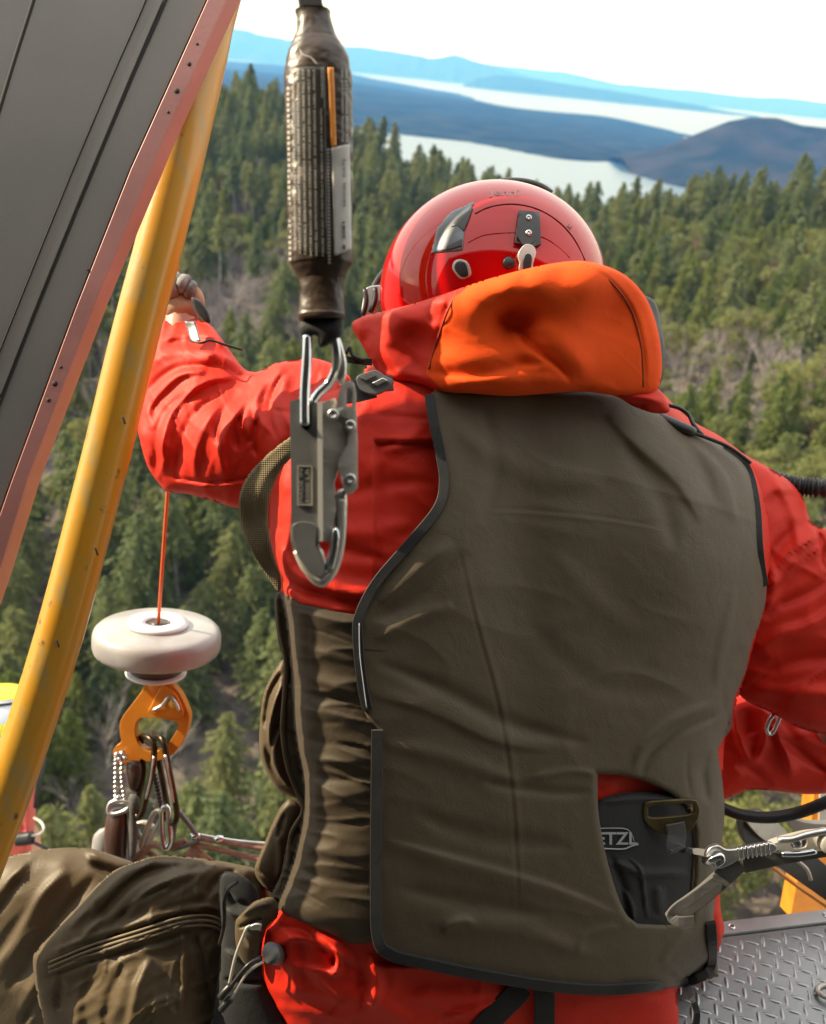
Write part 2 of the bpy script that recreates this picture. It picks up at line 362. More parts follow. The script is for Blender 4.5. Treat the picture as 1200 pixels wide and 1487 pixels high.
def region(x, y, d):
    if x < 420:
        if y > 880: return 'on the slope under the winch hook'
        if y > 760: return 'just above the bumper disc'
        if y > 620: return 'beside the winch cable under the sleeve'
        if y > 400 and x < 235: return 'left of the yellow pole'
        if y > 330: return 'behind the raised hand'
        if y > 240: return 'between yellow pole and lanyard, mid slope'
        return 'near the crest by the top of the yellow pole'
    if x < 860:
        return ('on the skyline just right of the lanyard' if x < 640 else 'on the skyline above the red helmet') if y < 330 else 'on the dark hillside just left of the red helmet'
    if y < 330: return 'on the crest under the blue headland' if x > 1040 else 'on the crest right of the helmet'
    if y < 430: return 'high on the right hillside'
    if y < 560: return 'on the right hillside beside the orange hood'
    if y < 760: return 'below the right hillside, above the corrugated hose'
    return 'far below the operator\'s right elbow'
names = {'fir': ('fir_tree', 'dark fir'), 'young': ('young_fir_tree', 'olive young fir'), 'round': ('broadleaf_tree', 'pale green broadleaf'), 'bare': ('bare_tree', 'leafless tree')}
for j in order[:n_ind]:
    k = kinds[j]; c_, t_ = protos[k][var[j] % len(protos[k])]
    nm, lb = names[k]; rg_ = region(tx[j], mid_y[j], tdist[j]); lb = lb.split(' ', 0)[0]; sh_ = shape_of[k][var[j] % len(protos[k])]; sz_ = 'big ' if scl[j] > 1.25 else ('small ' if scl[j] < .85 else '')
    o = empty(nm, tz[j], f'{sz_}{sh_} {lb} {rg_}', 'tree', f'{sz_}{sh_} {lb}s {rg_}')
    o.rotation_euler = (rng.normal() * .03, rng.normal() * .03, rz[j]); o.scale = (scl[j],) * 3
    for n_, me in (('crown', c_), ('trunk', t_)):
        ch = bpy.data.objects.new(n_, me); col.objects.link(ch); ch.parent = o
rest = order[n_ind:]
def scatter(name, k, lst, idx, label):
    """everything past the individual trees: joined woods made by instancing"""
    P_ = tz[idx]; me = mesh(P_, []); o = link(name, me, None, smooth=False)
    for an, arr in (('rot', rz[idx]), ('scl', scl[idx])):
        at = me.attributes.new(an, 'FLOAT', 'POINT'); at.data.foreach_set('value', arr.astype(np.float32))
    g = bpy.data.node_groups.new(name, 'GeometryNodeTree'); g.interface.new_socket('Geometry', in_out='INPUT', socket_type='NodeSocketGeometry'); g.interface.new_socket('Geometry', in_out='OUTPUT', socket_type='NodeSocketGeometry')
    gi = g.nodes.new('NodeGroupInput'); go = g.nodes.new('NodeGroupOutput'); ip = g.nodes.new('GeometryNodeInstanceOnPoints'); jn = g.nodes.new('GeometryNodeJoinGeometry')
    for me_ in lst:
        src = bpy.data.objects.get(f'src_{me_.name}')
    cvs = []
    a1 = g.nodes.new('GeometryNodeInputNamedAttribute'); a1.data_type = 'FLOAT'; a1.inputs['Name'].default_value = 'rot'
    a2 = g.nodes.new('GeometryNodeInputNamedAttribute'); a2.data_type = 'FLOAT'; a2.inputs['Name'].default_value = 'scl'
    cb = g.nodes.new('ShaderNodeCombineXYZ'); g.links.new(a1.outputs['Attribute'], cb.inputs['Z'])
    for me_ob in lst:
        oi = g.nodes.new('GeometryNodeObjectInfo'); oi.inputs['Object'].default_value = me_ob; g.links.new(oi.outputs['Geometry'], jn.inputs[0])
    g.links.new(jn.outputs[0], ip.inputs['Instance'])
    g.links.new(gi.outputs[0], ip.inputs['Points']); g.links.new(cb.outputs[0], ip.inputs['Rotation']); g.links.new(a2.outputs['Attribute'], ip.inputs['Scale']); g.links.new(ip.outputs[0], go.inputs[0])
    md = o.modifiers.new('trees', 'NODES'); md.node_group = g
    return tag(o, label, kind='stuff')
def first_objs(c_, t_):
    """crown and trunk objects of an individual tree that use these meshes"""
    r = []
    for me in (c_, t_):
        r.append(next((o for o in col.objects if o.type == 'MESH' and o.data == me), None))
    return r
stuffn = {'fir': ('fir_forest', 'dark green fir forest covering the hillside'), 'young': ('young_fir_forest', 'lighter olive young firs covering the hillside'), 'round': ('broadleaf_forest', 'pale round broadleaf woods on the slope'), 'bare': ('bare_forest', 'leafless grey-brown woods on the slope')}
for k, lst in protos.items():
    for vi, (c_, t_) in enumerate(lst):
        idx = np.array([j for j in rest if kinds[j] == k and var[j] % len(lst) == vi], int)
        obs = first_objs(c_, t_)
        if len(idx) and None not in obs: scatter(stuffn[k][0], k, obs, idx, stuffn[k][1])
print('TREES', len(sel), {k: int((kinds == k).sum()) for k in protos})

# low shrubs and fallen logs on the open slope
pb = []; rng = np.random.default_rng(5)
cand = np.where(vis & ~keep & (pd < 330))[0]
C, D, Sz = [], [], []
for j in cand:
    for q in range(9):
        c = P3[j] + np.array([rng.normal() * 3.5, rng.normal() * 3.5, 0]); c[2] = hill(c[0], c[1]); n = 18; r_ = rng.uniform(.3, 1.6)
        C.append(c + rng.normal(size=(n, 3)) * np.array([.6, .6, .3]) * r_ + np.array([0, 0, .3])); D.append(rng.normal(size=(n, 3))); Sz.append(rng.uniform(.1, .28, n))
V, Fq = quads(np.concatenate(C), np.concatenate(D), np.concatenate(Sz), .7)
tag(link('undergrowth', mesh(V, Fq), leafmat('salal scrub', (.04, .06, .02), (.10, .11, .045), (.19, .16, .12)), smooth=False), 'low scrub on the open brown slope', kind='stuff')
segs = []
for j in cand[::3]:
    c = P3[j]; a = rng.uniform(0, 6.28); l_ = rng.uniform(2, 6); q = c + np.array([math.cos(a) * l_, math.sin(a) * l_, 0]); q[2] = hill(q[0], q[1]) + .3; segs.append((c + np.array([0, 0, .3]), q, .16, .08))
tv, tf = tubes(segs, 5)
tag(link('deadwood', mesh(tv, tf), M_trunk), 'grey fallen logs and branches on the open slope', kind='stuff')

# ------------------------------------------------------------------ haze
hz = 88000
bm = bmesh.new(); bmesh.ops.create_cube(bm, size=1); me = bpy.data.meshes.new('haze'); bm.to_mesh(me)
ho = link('haze', me, None, smooth=False); ho.scale = (2 * hz + 10000, 2 * hz + 10000, 1720); ho.location = (0, 0, 845)
m = bpy.data.materials.new('haze'); m.use_nodes = True; t = m.node_tree; t.nodes.clear()
pv = t.nodes.new('ShaderNodeVolumePrincipled'); o = t.nodes.new('ShaderNodeOutputMaterial'); pv.inputs['Color'].default_value = (.09, .33, 1, 1); pv.inputs['Absorption Color'].default_value = (1, 1, 1, 1); pv.inputs['Density'].default_value = 7e-5
pv.inputs['Anisotropy'].default_value = .2
t.links.new(pv.outputs[0], o.inputs['Volume']); me.materials.append(m)
tag(ho, kind='stuff')
# ================================================================== close things: building tools
def pxz(px, py): return np.stack([np.asarray(px, float), np.asarray(py, float)], -1)
def smooth_loop(pts, step=4.0, closed=True, smooth=True):
    """Catmull-Rom through the points; a point given as (x, y, 1) is a sharp corner"""
    q = [tuple(p[:2]) for p in pts]; sharp = [len(p) > 2 for p in pts]; n = len(q); out = []
    q = np.array(q, float)
    for i in range(n if closed else n - 1):
        p1, p2 = q[i], q[(i + 1) % n]
        p0 = q[i - 1] if (closed or i > 0) else p1; p3 = q[(i + 2) % n] if (closed or i + 2 < n) else p2
        if not smooth: p0 = p1; p3 = p2
        if sharp[i]: p0 = p1
        if sharp[(i + 1) % n]: p3 = p2
        m = max(2, int(np.linalg.norm(p2 - p1) / step))
        t = (np.arange(m) / m)[:, None]
        d1, d2 = (p2 - p0) / 2, (p3 - p1) / 2
        if sharp[i] or not smooth: d1 = (p2 - p1)
        if sharp[(i + 1) % n] or not smooth: d2 = (p2 - p1)
        out.append((2 * t**3 - 3 * t**2 + 1) * p1 + (t**3 - 2 * t**2 + t) * d1 + (-2 * t**3 + 3 * t**2) * p2 + (t**3 - t**2) * d2)
    if not closed: out.append(q[-1:])
    return np.concatenate(out)
def loops_dist(p, loops):
    d = np.full(len(p), 1e9); ins = np.zeros(len(p), bool); near = np.zeros((len(p), 2))
    for L_ in loops:
        a = L_; b = np.roll(L_, -1, 0)
        for k in range(len(a)):
            ab = b[k] - a[k]; den = ab @ ab
            if den < 1e-12: continue
            t = np.clip(((p - a[k]) @ ab) / den, 0, 1); q = a[k] + t[:, None] * ab; r = np.hypot(*(p - q).T)
            mm = r < d; d = np.where(mm, r, d); near[mm] = q[mm]
            c = (a[k, 1] > p[:, 1]) != (b[k, 1] > p[:, 1])
            if abs(ab[1]) > 1e-12: ins ^= c & (p[:, 0] < a[k, 0] + (p[:, 1] - a[k, 1]) * ab[0] / ab[1])
    return d, ins, near
class Field:
    """pillow height over an outline: u solves laplace(u) = -1, so sqrt(2u) is a round section"""
    def __init__(s, loops, g=None):
        allp = np.concatenate(loops); lo = allp.min(0); hi = allp.max(0)
        s.g = g or max((hi - lo).max() / 90, 1.0); s.lo = lo - 2 * s.g; s.loops = loops
        n = ((hi - s.lo) / s.g).astype(int) + 4; s.n = n
        X, Y = np.meshgrid(s.lo[0] + np.arange(n[0]) * s.g, s.lo[1] + np.arange(n[1]) * s.g)
        d, ins, _ = loops_dist(pxz(X.ravel(), Y.ravel()), loops)
        M_ = ins.reshape(X.shape); d = d.reshape(X.shape); u = np.where(M_, d * s.g * 4, 0.0)
        om = 0.95
        for it in range(1500):
            v = .25 * (np.roll(u, 1, 0) + np.roll(u, -1, 0) + np.roll(u, 1, 1) + np.roll(u, -1, 1) + s.g ** 2)
            u = np.where(M_, u + om * (v - u), 0)
        ok = M_ & (d > .9 * s.g); rt_ = np.where(ok, u / np.maximum(d, 1e-6), 0); w_ = ok.astype(float)
        for it in range(6):
            sm = sum(np.roll(rt_ * (w_ > 0), k, a) for k, a in ((1, 0), (-1, 0), (1, 1), (-1, 1))); c = sum(np.roll((w_ > 0) * 1.0, k, a) for k, a in ((1, 0), (-1, 0), (1, 1), (-1, 1)))
            new = (w_ == 0) & (c > 0); rt_ = np.where(new, sm / np.maximum(c, 1), rt_); w_ = np.where(new, 1, w_)
        s.r = rt_
    def __call__(s, p, d=None, ins=None):
        if d is None: d, ins, _ = loops_dist(p, s.loops)
        q = (p - s.lo) / s.g; i = np.clip(q.astype(int), 0, s.n[::1] - 2); f = np.clip(q - i, 0, 1); x, y = i[:, 0], i[:, 1]
        r = (s.r[y, x] * (1 - f[:, 0]) + s.r[y, x + 1] * f[:, 0]) * (1 - f[:, 1]) + (s.r[y + 1, x] * (1 - f[:, 0]) + s.r[y + 1, x + 1] * f[:, 0]) * f[:, 1]
        return np.sqrt(np.maximum(2 * r * d * (ins if ins is not None else 1), 0))
def foldsum(p, folds):
    """folds: (points, width px, height m[, skew]) ridges (+) and creases (-) along drawn lines"""
    h = np.zeros(len(p))
    for fo in folds:
        pts, w_, a = fo[:3]; skew = fo[3] if len(fo) > 3 else 0
        L_ = smooth_loop(pts, 8, closed=False); lo = L_.min(0) - 3.2 * w_; hi = L_.max(0) + 3.2 * w_
        m_ = np.where((p > lo).all(1) & (p < hi).all(1))[0]
        if not len(m_): continue
        q = p[m_]; best = np.full(len(q), 1e9); tt = np.zeros(len(q)); sg = np.zeros(len(q)); n = len(L_) - 1
        for k in range(n):
            ab = L_[k + 1] - L_[k]; den = ab @ ab + 1e-9; t = np.clip(((q - L_[k]) @ ab) / den, 0, 1); r = q - L_[k] - t[:, None] * ab; d = np.hypot(*r.T)
            mm = d < best; best = np.where(mm, d, best); tt = np.where(mm, (k + t) / n, tt); sg = np.where(mm, np.sign(ab[0] * r[:, 1] - ab[1] * r[:, 0]), sg)
        ww = w_ * (.45 + .55 * np.sin(np.pi * np.clip(tt, .02, .98)))
        if skew: ww = np.maximum(np.where(sg * skew > 0, ww * .5, ww * 1.4), 4.2)
        h[m_] += a * np.exp(-(best / ww) ** 2) * np.clip(np.sin(np.pi * tt) * 1.6, 0, 1)
    return h
def wrinkle(p, ang, lx, ly, seed, warp=.6):
    c, s = math.cos(R(ang)), math.sin(R(ang)); u = p[:, 0] * c + p[:, 1] * s; v = -p[:, 0] * s + p[:, 1] * c
    v = v + warp * ly * fbm(u / lx, v / (ly * 2.5), seed + 7, 2)
    n = 1 - np.abs(vnoise(u / lx, v / ly, seed)) * 1.3
    return np.clip(n, 0, 1) ** 2.2 - .35
def put(name, V, faces, mat, parent, smooth=True, uv=None, mats=None):
    """link a mesh given in world coordinates under its thing (stored relative to the thing's base)"""
    base = np.array(parent['_b']) if parent is not None and '_b' in parent else (np.asarray(V).mean(0) if parent is None else np.zeros(3))
    me = mesh(np.asarray(V) - base, faces, name)
    o = bpy.data.objects.new(name, me); col.objects.link(o)
    for m in (mat if isinstance(mat, (list, tuple)) else [mat]): me.materials.append(m)
    if smooth: me.shade_smooth()
    if parent is not None: o.parent = parent
    else: o.location = Vector(base)
    if parent is not None: o['_b'] = base.tolist()
    if uv is not None:
        ul = me.uv_layers.new(name='UVMap'); li = np.empty(len(me.loops), np.int32); me.loops.foreach_get('vertex_index', li)
        ul.data.foreach_set('uv', np.asarray(uv, np.float32)[li].ravel())
    if mats is not None: me.polygons.foreach_set('material_index', np.asarray(mats, np.int32))
    return o
def root(name, at, label, cat, group=None):
    o = empty(name, at, label, cat, group); o['_b'] = [float(c) for c in at]; return o
def const(d): return lambda p: np.full(len(p), float(d))
def idw(ctrl, pw=2.5):
    C = np.array(ctrl, float)
    def f(p):
        w_ = 1 / (((p[:, None, :] - C[None, :, :2]) ** 2).sum(-1) ** (pw / 2) + 30); return (w_ * C[:, 2]).sum(1) / w_.sum(1)
    return f
def relief(name, outline, base, mat, parent, K=1.0, Hmax=None, back=None, holes=(), folds=(), wr=(), cell=4.0, smooth=True, sheet=None, edge=None, field=None, extra=None, matpoly=None, noisy=0, fold_back=False, fade=0):
    """a solid seen by its outline: front bulges towards the camera, back away from it. sheet = thickness of a cloth lying on base"""
    loops = [smooth_loop(outline, cell, True, smooth)] + [smooth_loop(h, cell, True, smooth) for h in holes]
    allp = loops[0]; lo = allp.min(0) - cell; hi = allp.max(0) + cell
    xs = np.arange(lo[0], hi[0] + cell, cell); ys = np.arange(lo[1], hi[1] + cell, cell)
    X, Y = np.meshgrid(xs, ys); X = X + np.where(np.arange(len(ys))[:, None] % 2, cell * .0, 0)
    p = pxz(X.ravel(), Y.ravel()); d, ins, near = loops_dist(p, loops)
    snap = d < .55 * cell
    p = np.where(snap[:, None], near, p); ok = ins | snap; d = np.where(snap, 0, d)
    nx = len(xs); i = (np.arange(len(ys) - 1)[:, None] * nx + np.arange(nx - 1)[None]).ravel()
    q = np.stack([i, i + 1, i + nx + 1, i + nx], -1)
    t1 = np.where(((q[:, 0] + i) % 2 == 0)[:, None], q[:, [0, 1, 2]], q[:, [0, 1, 2]]); t2 = q[:, [0, 2, 3]]
    T = np.concatenate([t1, t2]); T = T[ok[T].all(1)]
    a, b, c = p[T[:, 0]], p[T[:, 1]], p[T[:, 2]]
    ar = (b[:, 0] - a[:, 0]) * (c[:, 1] - a[:, 1]) - (b[:, 1] - a[:, 1]) * (c[:, 0] - a[:, 0]); T = T[ar > cell * cell * .02]
    cen = (p[T[:, 0]] + p[T[:, 1]] + p[T[:, 2]]) / 3
    sn3 = snap[T].all(1)
    if sn3.any():
        _, ci, _ = loops_dist(cen[sn3], loops); kp = np.ones(len(T), bool); kp[np.where(sn3)[0][~ci]] = False; T = T[kp]
    used = np.unique(T); mp_ = -np.ones(len(p), int); mp_[used] = np.arange(len(used)); T = mp_[T]; p = p[used]; d = d[used]; n = len(p)
    bd = base(p)
    if sheet is None:
        fl = field or Field(loops); h0 = fl(p, d, np.ones(n, bool)) * bd / F * K
        hf = h0 if Hmax is None else Hmax * np.tanh(h0 / Hmax)
        hb = (h0 if back is None else back * np.tanh(h0 / back))
    else:
        e = edge or 10.0; k = np.clip(d / e, 0, 1); hf = sheet * np.sqrt(1 - (1 - k) ** 2); hb = np.full(n, 0.0)
        h0 = hf
    fs = foldsum(p, folds) if folds else 0
    for (ang, lx, ly, amp, seed) in wr: fs = fs + amp * wrinkle(p, ang, lx, ly, seed)
    if noisy: fs = fs + noisy * fbm(p[:, 0] / 40, p[:, 1] / 40, 17, 3)
    if extra is not None: fs = fs + extra(p)
    if fade: fs = fs * np.clip(d / fade, 0, 1)
    Vf = P(p[:, 0], p[:, 1], bd - hf - fs); Vb = P(p[:, 0], p[:, 1], bd + hb + (0 if sheet is None else -fs + .0015) + .0005)
    ed = np.concatenate([T[:, [0, 1]], T[:, [1, 2]], T[:, [2, 0]]]); key = ed[:, 0] * (n + 1) + ed[:, 1]; rk = ed[:, 1] * (n + 1) + ed[:, 0]
    be = ed[~np.isin(key, rk)]
    V = np.concatenate([Vf, Vb]); Tf = T[:, ::-1]; Tb = T + n
    rim = np.stack([be[:, 0], be[:, 1], be[:, 1] + n, be[:, 0] + n], -1)
    faces = Tf.tolist() + Tb.tolist() + rim.tolist()
    uv = np.concatenate([p, p]) * .001
    mi = None
    if matpoly is not None:
        cc = np.concatenate([p[T].mean(1), p[T].mean(1), p[be].mean(1)]); _, mi_, _ = loops_dist(cc, [smooth_loop(matpoly, 6)]); mi = mi_.astype(int)
    return put(name, V, faces, mat, parent, True, uv, mi)
def pathpts(pts, step=6):
    """(px, py, depth) control points -> smooth world path"""
    P3_ = np.array([p[:3] for p in pts], float); a = smooth3(P3_, step); return P(a[:, 0], a[:, 1], a[:, 2])
def smooth3(q, step=6, closed=False):
    out = []; n = len(q)
    for i in range(n if closed else n - 1):
        p1, p2 = q[i], q[(i + 1) % n]; p0 = q[i - 1] if closed or i else p1; p3 = q[(i + 2) % n] if closed or i + 2 < n else p2
        m = max(3, int(np.linalg.norm((p2 - p1)[:2]) / step)); t = (np.arange(m) / m)[:, None]
        out.append((2 * t**3 - 3 * t**2 + 1) * p1 + (t**3 - 2 * t**2 + t) * (p2 - p0) / 2 + (-2 * t**3 + 3 * t**2) * p2 + (t**3 - t**2) * (p3 - p1) / 2)
    if not closed: out.append(q[-1:])
    return np.concatenate(out)
def sweep(W, ra, rb=None, sides=12, closed=False, nrm=None, prof=None, cap=True):
    """tube (or flat strap when rb differs) along world points W; nrm = direction of the rb axis"""
    W = np.asarray(W); n = len(W); T = np.gradient(W, axis=0) if not closed else np.roll(W, -1, 0) - np.roll(W, 1, 0)
    T /= np.linalg.norm(T, axis=1)[:, None] + 1e-12
    ra = np.broadcast_to(ra, n); rb = ra if rb is None else np.broadcast_to(rb, n)
    nv = np.broadcast_to(-fwd if nrm is None else np.asarray(nrm, float), (n, 3))
    B = nv - (nv * T).sum(1)[:, None] * T; B /= np.linalg.norm(B, axis=1)[:, None] + 1e-9; A_ = np.cross(T, B)
    if prof is None:
        an = np.arange(sides) * 2 * math.pi / sides; prof = np.stack([np.cos(an), np.sin(an)], -1)
    k = len(prof)
    V = W[:, None] + A_[:, None] * prof[None, :, :1] * ra[:, None, None] + B[:, None] * prof[None, :, 1:] * rb[:, None, None]
    V = V.reshape(-1, 3); f = []
    for i in range(n if closed else n - 1):
        a = i * k; b = ((i + 1) % n) * k
        for j in range(k): f.append((a + j, a + (j + 1) % k, b + (j + 1) % k, b + j))
    if cap and not closed: f.append(tuple(range(k))[::-1]); f.append(tuple((n - 1) * k + j for j in range(k)))
    return V, f
FLAT = np.array([(-1, -1), (-.9, -1), (.9, -1), (1, -.8), (1, .8), (.9, 1), (-.9, 1), (-1, .8)])
def tube(name, pts, r, mat, parent, closed=False, sides=12, step=6, rb=None, flat=False, nrm=None):
    a = smooth3(np.array([p[:3] for p in pts], float), step, closed); W = P(a[:, 0], a[:, 1], a[:, 2])
    V, f = sweep(W, r, rb, sides, closed, nrm, FLAT if flat else None)
    o = put(name, V, f, mat, parent, not flat)
    if flat: o.data.shade_auto_smooth(angle=R(40)) if hasattr(o.data, 'shade_auto_smooth') else None
    return o
def join(*vf):
    V, f, o = [], [], 0
    for v, ff in vf:
        V.append(np.asarray(v)); f += [tuple(i + o for i in q) for q in ff]; o += len(v)
    return np.concatenate(V), f
def plate(name, outline, depth, thick, mat, parent, holes=(), bevel=.0012, smooth=True, tilt=None, step=4, segs=2):
    """a flat-faced metal or plastic piece, cut to an outline, with bevelled edges; depth = number or f(px,py)"""
    dep = depth if callable(depth) else const(depth)
    bm = bmesh.new(); loops = [smooth_loop(outline, step, True, smooth)] + [smooth_loop(h, step, True, smooth) for h in holes]
    allp = np.concatenate(loops); edges = []; o = 0
    for L_ in loops:
        edges += [(o + i, o + (i + 1) % len(L_)) for i in range(len(L_))]; o += len(L_)
    vv, ee, ff, *_ = geometry.delaunay_2d_cdt([Vector(q) for q in allp], edges, [], 0, 1e-4)
    q = np.array([list(v) for v in vv]); fl = [list(f) for f in ff]
    cen = np.array([q[f].mean(0) for f in fl]); _, ins, _ = loops_dist(cen, loops); fl = [f for f, k in zip(fl, ins) if k]
    dd = dep(q); A_ = P(q[:, 0], q[:, 1], dd); B_ = P(q[:, 0], q[:, 1], dd) + fwd * thick
    base = np.array(parent['_b']); va = [bm.verts.new((a - base)) for a in A_]; vb = [bm.verts.new((b - base)) for b in B_]
    cnt = {}
    for f in fl:
        for k in range(len(f)):
            e = (f[k], f[(k + 1) % len(f)]); cnt[e] = 1
    for f in fl:
        try: bm.faces.new([va[i] for i in f][::-1]); bm.faces.new([vb[i] for i in f])
        except ValueError: pass
    rim_e = []
    for (a, b) in cnt:
        if (b, a) not in cnt:
            try: bm.faces.new([va[a], va[b], vb[b], vb[a]])
            except ValueError: pass
            rim_e.append((va[a], va[b])); rim_e.append((vb[a], vb[b]))
    bmesh.ops.recalc_face_normals(bm, faces=bm.faces)
    bm.edges.ensure_lookup_table()
    es = [bm.edges.get(e) for e in rim_e]; es = [e for e in es if e]
    if bevel: bmesh.ops.bevel(bm, geom=es, offset=bevel, segments=segs, profile=.5, affect='EDGES', clamp_overlap=True)
    me = bpy.data.meshes.new(name); bm.to_mesh(me); bm.free(); me.materials.append(mat)
    ob = bpy.data.objects.new(name, me); col.objects.link(ob); ob.parent = parent; ob['_b'] = base.tolist()
    me.shade_smooth()
    for pl in me.polygons:
        nn = np.array(pl.normal)
        if abs(nn @ fwd) > .97 or pl.area > 2e-5: pl.use_smooth = False
    return ob
def lathe(name, c, axis, prof, mat, parent, sides=64, squash=None, extra=None):
    """prof: (radius, height along axis); c: world centre"""
    ax = np.array(axis, float); ax /= np.linalg.norm(ax); u = np.cross(ax, fwd)
    if np.linalg.norm(u) < 1e-3: u = np.cross(ax, up)
    u /= np.linalg.norm(u); v = np.cross(ax, u)
    an = np.arange(sides) * 2 * math.pi / sides; V = []
    for (r, h) in prof:
        for a in an: V.append(c + ax * h + (u * math.cos(a) + v * math.sin(a)) * r)
    f = []
    for i in range(len(prof) - 1):
        for j in range(sides): f.append((i * sides + j, i * sides + (j + 1) % sides, (i + 1) * sides + (j + 1) % sides, (i + 1) * sides + j))
    if prof[0][0] > 1e-6 : f.append(tuple(range(sides))[::-1])
    if prof[-1][0] > 1e-6: f.append(tuple((len(prof) - 1) * sides + j for j in range(sides)))
    o = put(name, V, f, mat, parent)
    if hasattr(o.data, 'shade_auto_smooth'): o.data.shade_auto_smooth(angle=R(40))
    return o
def textmesh(s, size=1.0, bold=0.0, shear=0.0):
    c = bpy.data.curves.new('t', 'FONT'); c.body = s; c.size = size; c.offset = bold; c.shear = shear; c.align_x = 'LEFT'; c.resolution_u = 2
    o = bpy.data.objects.new('t', c); col.objects.link(o); dg = bpy.context.evaluated_depsgraph_get(); me = bpy.data.meshes.new_from_object(o.evaluated_get(dg))
    V = np.array([list(v.co) for v in me.vertices]) if len(me.vertices) else np.zeros((0, 3)); f = [list(p.vertices) for p in me.polygons]
    bpy.data.objects.remove(o); bpy.data.curves.remove(c); bpy.data.meshes.remove(me); return V, f
def lettering(name, s, o, d, size, depth, mat, parent, bold=0.0, shear=0.0, length=None, off=.0006):
    """flat print: text starting at pixel o, running along unit direction d, laid on the surface depth(p)"""
    V, f = textmesh(s, 1.0, bold, shear)
    if not len(V): return None
    d = np.array(d, float); d /= np.linalg.norm(d); e = np.array([d[1], -d[0]])
    sx = size if length is None else length / max(V[:, 0].max(), 1e-6)
    q = np.array(o, float) + V[:, :1] * sx * d + V[:, 1:2] * size * e
    dd = depth(q) - off
    return put(name, P(q[:, 0], q[:, 1], dd), f, mat, parent, False)

# ------------------------------------------------------------------ materials of the close things
def cloth(name, c, c2=None, rough=.75, weave=.0011, strength=.35, mottled=5, sheen=.15, rip=False):
    m, t, b = newmat(name); b.inputs['Roughness'].default_value = rough; b.inputs['Sheen Weight'].default_value = sheen; b.inputs['Specular IOR Level'].default_value = .3
    g = N(t, 'ShaderNodeTexCoord'); n = N(t, 'ShaderNodeTexNoise', Scale=mottled, Detail=6, Roughness=.65); t.links.new(g.outputs['Object'], n.inputs['Vector'])
    r = N(t, 'ShaderNodeValToRGB'); r.color_ramp.elements[0].position = .3; r.color_ramp.elements[1].position = .7
    c2 = c2 or tuple(x * .72 for x in c); r.color_ramp.elements[0].color = (*c2, 1); r.color_ramp.elements[1].color = (*c, 1)
    t.links.new(n.outputs['Fac'], r.inputs[0])
    w1 = N(t, 'ShaderNodeTexWave' if rip else 'ShaderNodeTexNoise', Scale=1 / weave / (20 if rip else 1)); w2 = N(t, 'ShaderNodeTexWave' if rip else 'ShaderNodeTexNoise', Scale=(1 / weave / 20 if rip else 420))
    if rip: w2.bands_direction = 'Y'
    uvn = N(t, 'ShaderNodeUVMap')
    t.links.new(uvn.outputs[0], w1.inputs['Vector']); t.links.new(uvn.outputs[0], w2.inputs['Vector'])
    ad = N(t, 'ShaderNodeMath', _operation='ADD'); t.links.new(w1.outputs['Fac'], ad.inputs[0]); t.links.new(w2.outputs['Fac'], ad.inputs[1])
    mu = N(t, 'ShaderNodeMix', _data_type='RGBA', _blend_type='MULTIPLY', Factor=strength * .5)
    mr = N(t, 'ShaderNodeMapRange'); mr.inputs['From Max'].default_value = 2; mr.inputs['To Min'].default_value = .55; mr.inputs['To Max'].default_value = 1.25
    t.links.new(ad.outputs[0], mr.inputs[0]); t.links.new(r.outputs[0], mu.inputs['A']); t.links.new(mr.outputs[0], mu.inputs['B']); t.links.new(mu.outputs['Result'], b.inputs['Base Color'])
    n3 = N(t, 'ShaderNodeTexNoise', Scale=34, Detail=7, Roughness=.6, Distortion=.8); t.links.new(g.outputs['Object'], n3.inputs['Vector'])
    b1 = N(t, 'ShaderNodeBump', Strength=.28, Distance=.004); t.links.new(n3.outputs['Fac'], b1.inputs['Height'])
    b2 = N(t, 'ShaderNodeBump', Strength=strength, Distance=.0006); t.links.new(ad.outputs[0], b2.inputs['Height']); t.links.new(b1.outputs[0], b2.inputs['Normal']); t.links.new(b2.outputs[0], b.inputs['Normal'])
    return m
M_red = cloth('red drysuit fabric', (.60, .020, .004), (.54, .016, .004), .6, .0016, .12, 4, 0)
M_orange = cloth('orange hood fabric', (.80, .078, .002), (.74, .068, .002), .85, .0016, .12, 4, 0)
M_olive = cloth('olive brown vest fabric', (.096, .074, .045), (.080, .061, .037), .6, .0028, .4, 4, .1)
M_olive2 = cloth('tan trouser fabric', (.092, .066, .034), (.070, .050, .027), .5, .0016, .25, 5, .05)  # mottled tan brown of the trousers and front pockets
M_side = cloth('olive stretch fabric', (.052, .038, .021), (.038, .027, .015), .62, .0016, .25, 5, .05)
M_black = cloth('black binding tape', (.018, .019, .021), (.012, .013, .014), .6, .0022, .5, 20, .1)
M_web = cloth('olive webbing', (.17, .13, .07), (.13, .10, .05), .8, .0005, .8, 20, .1, rip=True)
M_webg = cloth('grey webbing', (.10, .10, .10), (.07, .07, .07), .7, .0030, .8, 20, .2)
M_pad = cloth('charcoal harness padding', (.022, .024, .026), (.014, .015, .017), .7, .0020, .5, 10, .1)
M_belt = cloth('brown belt webbing', (.095, .058, .034), (.075, .045, .026), .7, .0026, .6, 10, .15)
M_steel = simple('brushed steel', (.68, .68, .67), .34, 1, c2=(.55, .55, .54), scale=60, bump=.1, bscale=500)
M_edge = simple('bare steel edge', (.62, .60, .56), .35, .2)
M_steelb = simple('polished steel', (.62, .66, .70), .12, 1)
M_steeld = simple('dark anodised plate', (.16, .165, .17), .42, .2, c2=(.12, .125, .13), scale=40, bump=.15, bscale=600)
M_alu = simple('matt grey metal', (.54, .51, .46), .38, .4, c2=(.42, .40, .36), scale=30, bump=.15, bscale=600)
